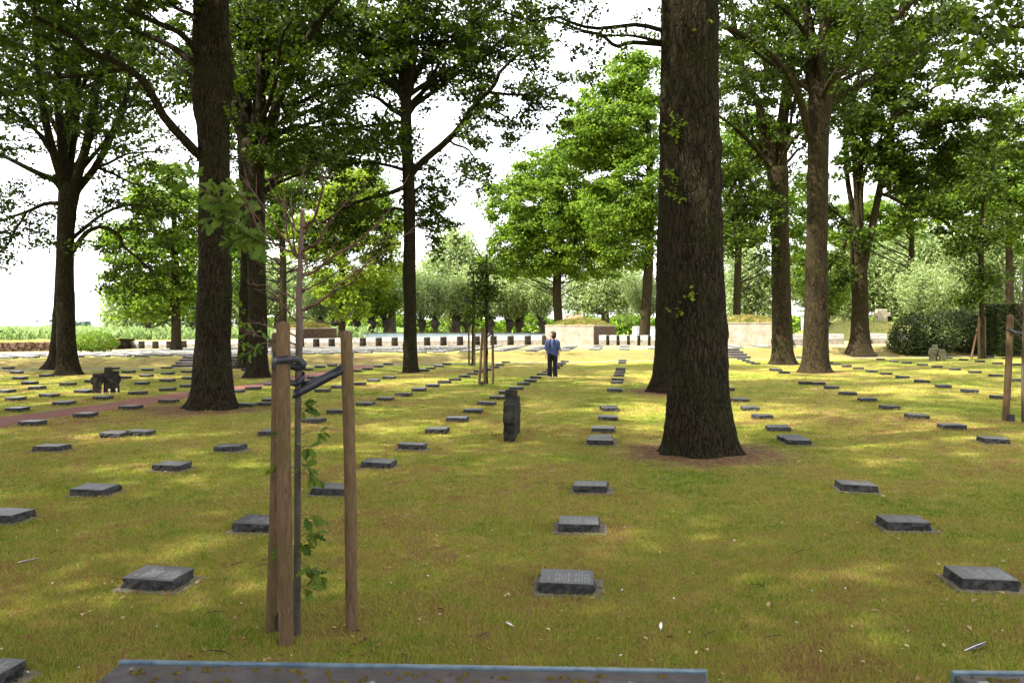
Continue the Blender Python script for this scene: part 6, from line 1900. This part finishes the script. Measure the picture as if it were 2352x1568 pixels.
# ------------------------------------------------------------------ grass, leaves and twigs on the lawn
def tuft(seed, n, h, spread, wid):
    rng = np.random.default_rng(seed)
    a = rng.uniform(0, 2 * np.pi, n); r = spread * np.sqrt(rng.uniform(0, 1, n))
    b = np.stack([r * np.cos(a), r * np.sin(a), np.full(n, -0.004)], 1)
    d = unit(rng.normal(size=(n, 3)) * np.array([0.75, 0.75, 0.2]) + np.array([0, 0, 0.75]))
    L = h * rng.uniform(0.45, 1.3, n)[:, None]
    s = unit(np.cross(d, rng.normal(size=(n, 3)))) * wid
    V = np.stack([b - s, b + s, b + d * L], 1).reshape(-1, 3)
    me = mesh_np('grass_tuft', V, np.arange(3 * n).reshape(n, 3))
    at_ = me.attributes.new('leaf_tone', 'FLOAT', 'FACE'); at_.data.foreach_set('value', rng.uniform(0, 1, n).astype(np.float32))
    return me


m_blade, nt, bs, out = new_mat('grass_blade')
pos = wpos(nt)
f = grass_color(nt, pos)
at_ = nt.nodes.new('ShaderNodeAttribute'); at_.attribute_name = 'leaf_tone'
f = math_n(nt, 'ADD', f, math_n(nt, 'MULTIPLY', math_n(nt, 'SUBTRACT', at_.outputs['Fac'], 0.5), 0.42))
c = ramp(nt, f, [(p, tuple(min(1, 1.18 * q) for q in col)) for p, col in GRASS_STOPS])
nt.links.new(c, bs.inputs['Base Color']); bs.inputs['Roughness'].default_value = 0.8; bs.inputs['Specular IOR Level'].default_value = 0.1
tr = nt.nodes.new('ShaderNodeBsdfTranslucent'); nt.links.new(c, tr.inputs['Color'])
mx = nt.nodes.new('ShaderNodeMixShader'); mx.inputs['Fac'].default_value = 0.3
nt.links.new(bs.outputs['BSDF'], mx.inputs[1]); nt.links.new(tr.outputs['BSDF'], mx.inputs[2]); nt.links.new(mx.outputs['Shader'], out.inputs['Surface'])

rng = np.random.default_rng(99)
NT = 210000
u = rng.uniform(0, 1, NT)
Yg = 2.3 / (1 - u * (1 - 2.3 / 38.0))              # even spread over the picture: density ~ 1/Y^2
Xg = rng.uniform(-0.72, 0.72, NT) * Yg
keep = np.ones(NT, bool)
for sx, sy, r in STONE_XY:
    keep &= ~((abs(Xg - sx) < (0.245 if sy < 11.8 else r * 0.85)) & (abs(Yg - sy) < (0.19 if sy < 11.8 else r * 0.72)))
dp = np.full(NT, 99.0)
for p in PATH: dp = np.minimum(dp, np.hypot(Xg - p[0], Yg - p[1]))
keep &= dp > PATHW
for bx_, by_, bz_, lr in BASES:
    d = np.hypot(Xg - bx_, Yg - by_)
    keep &= ~((d < lr * 0.9) & (rng.uniform(0, 1, NT) < 0.93))
Xg, Yg = Xg[keep], Yg[keep]
nb = len(Xg)
for sx, sy, r in STONE_XY:                          # the mower leaves longer grass along the stones
    if sy > 20: continue
    px_, py_ = (0.262, 0.212) if sy < 11.8 else (0.205, 0.172)
    m_n = int(90 if sy < 10 else 50)
    t_ = rng.uniform(-1, 1, m_n); e_ = rng.integers(0, 4, m_n)
    ex = np.where(e_ == 0, -1, np.where(e_ == 1, 1, t_)) * (px_ + 0.03 * rng.uniform(0, 1, m_n)); ey = np.where(e_ == 2, -1, np.where(e_ == 3, 1, t_)) * (py_ + 0.03 * rng.uniform(0, 1, m_n))
    Xg = np.append(Xg, sx + ex); Yg = np.append(Yg, sy + ey)
pts = np.stack([Xg, Yg, terr(Xg, Yg)], 1)
pm = bpy.data.meshes.new('grass'); pm.vertices.add(len(pts)); pm.vertices.foreach_set('co', pts.astype(np.float32).ravel()); pm.update()
sc_ = (0.75 + 0.5 * rng.uniform(0, 1, len(pts))) * np.clip(0.75 + Yg / 14.0, 0.8, 2.4)
sc_[nb:] *= 1.15
a = pm.attributes.new('tuft_scale', 'FLOAT', 'POINT'); a.data.foreach_set('value', sc_.astype(np.float32))
a = pm.attributes.new('tuft_turn', 'FLOAT', 'POINT'); a.data.foreach_set('value', rng.uniform(0, 6.28, len(pts)).astype(np.float32))
grass = link('grass', pm, m_blade); props(grass, kind='stuff')
ng = bpy.data.node_groups.new('grass_scatter', 'GeometryNodeTree')
ng.interface.new_socket('Geometry', in_out='INPUT', socket_type='NodeSocketGeometry')
ng.interface.new_socket('Geometry', in_out='OUTPUT', socket_type='NodeSocketGeometry')
gi, go = ng.nodes.new('NodeGroupInput'), ng.nodes.new('NodeGroupOutput')
iop = ng.nodes.new('GeometryNodeInstanceOnPoints'); jn = ng.nodes.new('GeometryNodeJoinGeometry')
m_straw = mottled('dry_straw', (0.24, 0.15, 0.06), (0.42, 0.32, 0.15), 40, 0.8, 0, spec=0.2)
tufts = []
tcol = bpy.data.collections.new('tuft_sources')      # not linked to the scene: only the source meshes of the grass
for k in range(6):
    t_ = bpy.data.objects.new('grass_tuft', tuft(700 + k, 16, 0.030, 0.05, 0.0023) if k < 4 else tuft(700 + k, 9, 0.022, 0.06, 0.0024)); t_.data.materials.append(m_blade if k < 4 else m_straw); tcol.objects.link(t_)
ci = ng.nodes.new('GeometryNodeCollectionInfo'); ci.inputs['Collection'].default_value = tcol; ci.inputs['Separate Children'].default_value = True; ci.inputs['Reset Children'].default_value = True
s1 = ng.nodes.new('GeometryNodeInputNamedAttribute'); s1.data_type = 'FLOAT'; s1.inputs['Name'].default_value = 'tuft_scale'
s2 = ng.nodes.new('GeometryNodeInputNamedAttribute'); s2.data_type = 'FLOAT'; s2.inputs['Name'].default_value = 'tuft_turn'
cb = ng.nodes.new('ShaderNodeCombineXYZ')
ng.links.new(s2.outputs['Attribute'], cb.inputs['Z'])
ng.links.new(gi.outputs[0], iop.inputs['Points']); ng.links.new(ci.outputs[0], iop.inputs['Instance']); iop.inputs['Pick Instance'].default_value = True
ng.links.new(cb.outputs[0], iop.inputs['Rotation']); ng.links.new(s1.outputs['Attribute'], iop.inputs['Scale'])
ng.links.new(iop.outputs[0], go.inputs[0])
md = grass.modifiers.new('scatter', 'NODES'); md.node_group = ng

# fallen leaves, petals and feathers
m_dry = mottled('dry_leaf', (0.16, 0.075, 0.03), (0.50, 0.36, 0.20), 3.0, 0.8, 0.2, 0.003, 0.2, lo=0.4, hi=0.6)
rng = np.random.default_rng(123)


def litter(name, n, size, mat, y0, y1, seed, cluster=None):
    rg = np.random.default_rng(seed)
    u = rg.uniform(0, 1, n); Y = y0 / (1 - u * (1 - y0 / y1)); X = rg.uniform(-0.7, 0.7, n) * Y
    if cluster is not None:
        k = rg.uniform(0, 1, n) < 0.6
        idx = rg.integers(0, len(cluster), n)
        c = np.array([cluster[i][:2] for i in idx]); lr = np.array([cluster[i][2] for i in idx])
        a = rg.uniform(0, 6.28, n); r = lr * (0.6 + 0.9 * rg.uniform(0, 1, n))
        X = np.where(k, c[:, 0] + r * np.cos(a), X); Y = np.where(k, c[:, 1] + r * np.sin(a), Y)
    P = np.stack([X, Y, terr(X, Y) + 0.018], 1)
    me = leaf_mesh(name, P, size, rg, flat=0.75, aspect=0.55)
    o = link(name, me, mat); props(o, kind='stuff'); return o


cl = [(b[0], b[1], b[3]) for b in BASES if b[1] > 5 and b[3] > 0] + [(s[0], s[1], 0.3) for s in STONE_XY if s[1] < 14] + [(bsap[0], bsap[1], 0.35)] * 6
litter('fallen_leaves', 620, 0.042, m_dry, 2.4, 30, 1, cl)
m_petal = mottled('white_petal', (0.60, 0.60, 0.58), (0.8, 0.8, 0.78), 5, 0.7, 0, spec=0.2)
litter('fallen_petals', 170, 0.02, m_petal, 2.5, 22, 2)
tb = Tubes()
for _ in range(60):
    u = rng.uniform(); Y = 2.6 / (1 - u * (1 - 2.6 / 16)); X = rng.uniform(-0.65, 0.65) * Y; a = rng.uniform(0, 6.28); L = rng.uniform(0.05, 0.2)
    d = np.array([math.cos(a), math.sin(a), 0]) * L
    o = np.array([X, Y, tz(X, Y) + 0.02]); tb.add(np.array([o, o + d * 0.5 + [0.01, 0.01, 0.006], o + d]), [0.0028, 0.0024, 0.001], 5, False)
o = link('fallen_twigs', tb.mesh('fallen_twigs'), M_TWIG); props(o, kind='stuff')


def feather(x, y, L, rz, mats, label):
    g = ground(x, y)
    root = empty('feather', g + np.array([0, 0, 0.025]), label, 'feather', 'feathers lying on the grass', rz); root.rotation_euler = (0.15, -0.12, rz)
    t = np.linspace(0, 1, 12); w = 0.13 * L * np.sin(np.pi * np.clip(t * 0.9 + 0.1, 0, 1)) ** 0.6
    V = np.concatenate([np.stack([t * L, w, 0.03 * L * t * t], 1), np.stack([t * L, 0 * t, 0.03 * L * t * t + 0.004], 1), np.stack([t * L, -w, 0.03 * L * t * t], 1)])
    i = np.arange(11)
    Fq = np.concatenate([np.stack([i + 12, i + 13, i + 1, i], 1), np.stack([i + 24, i + 25, i + 13, i + 12], 1)])
    link('vane', mesh_np('vane', V, Fq), mats, root)
    t_ = Tubes(); t_.add(np.array([(-0.25 * L, 0, 0), (0.3 * L, 0, 0.006), (L, 0, 0.03 * L + 0.005)]), [0.002, 0.0018, 0.0008], 6); link('quill', t_.mesh('quill'), m_petal, root)


m_fd = mottled('dark_feather', (0.02, 0.018, 0.017), (0.10, 0.085, 0.07), 60, 0.6, 0)
feather(2225, 1500, 0.13, 0.35, m_fd, 'dark feather with a pale quill lying at the lower right')
feather(1517, 1452, 0.07, 1.35, m_petal, 'white feather standing up in the grass at lower middle')
feather(1176, 1445, 0.05, 2.4, m_petal, 'small white downy feather in the grass at lower middle')
feather(50, 1297, 0.12, 0.1, m_fd, 'dark grey feather lying at the left edge of the lawn')
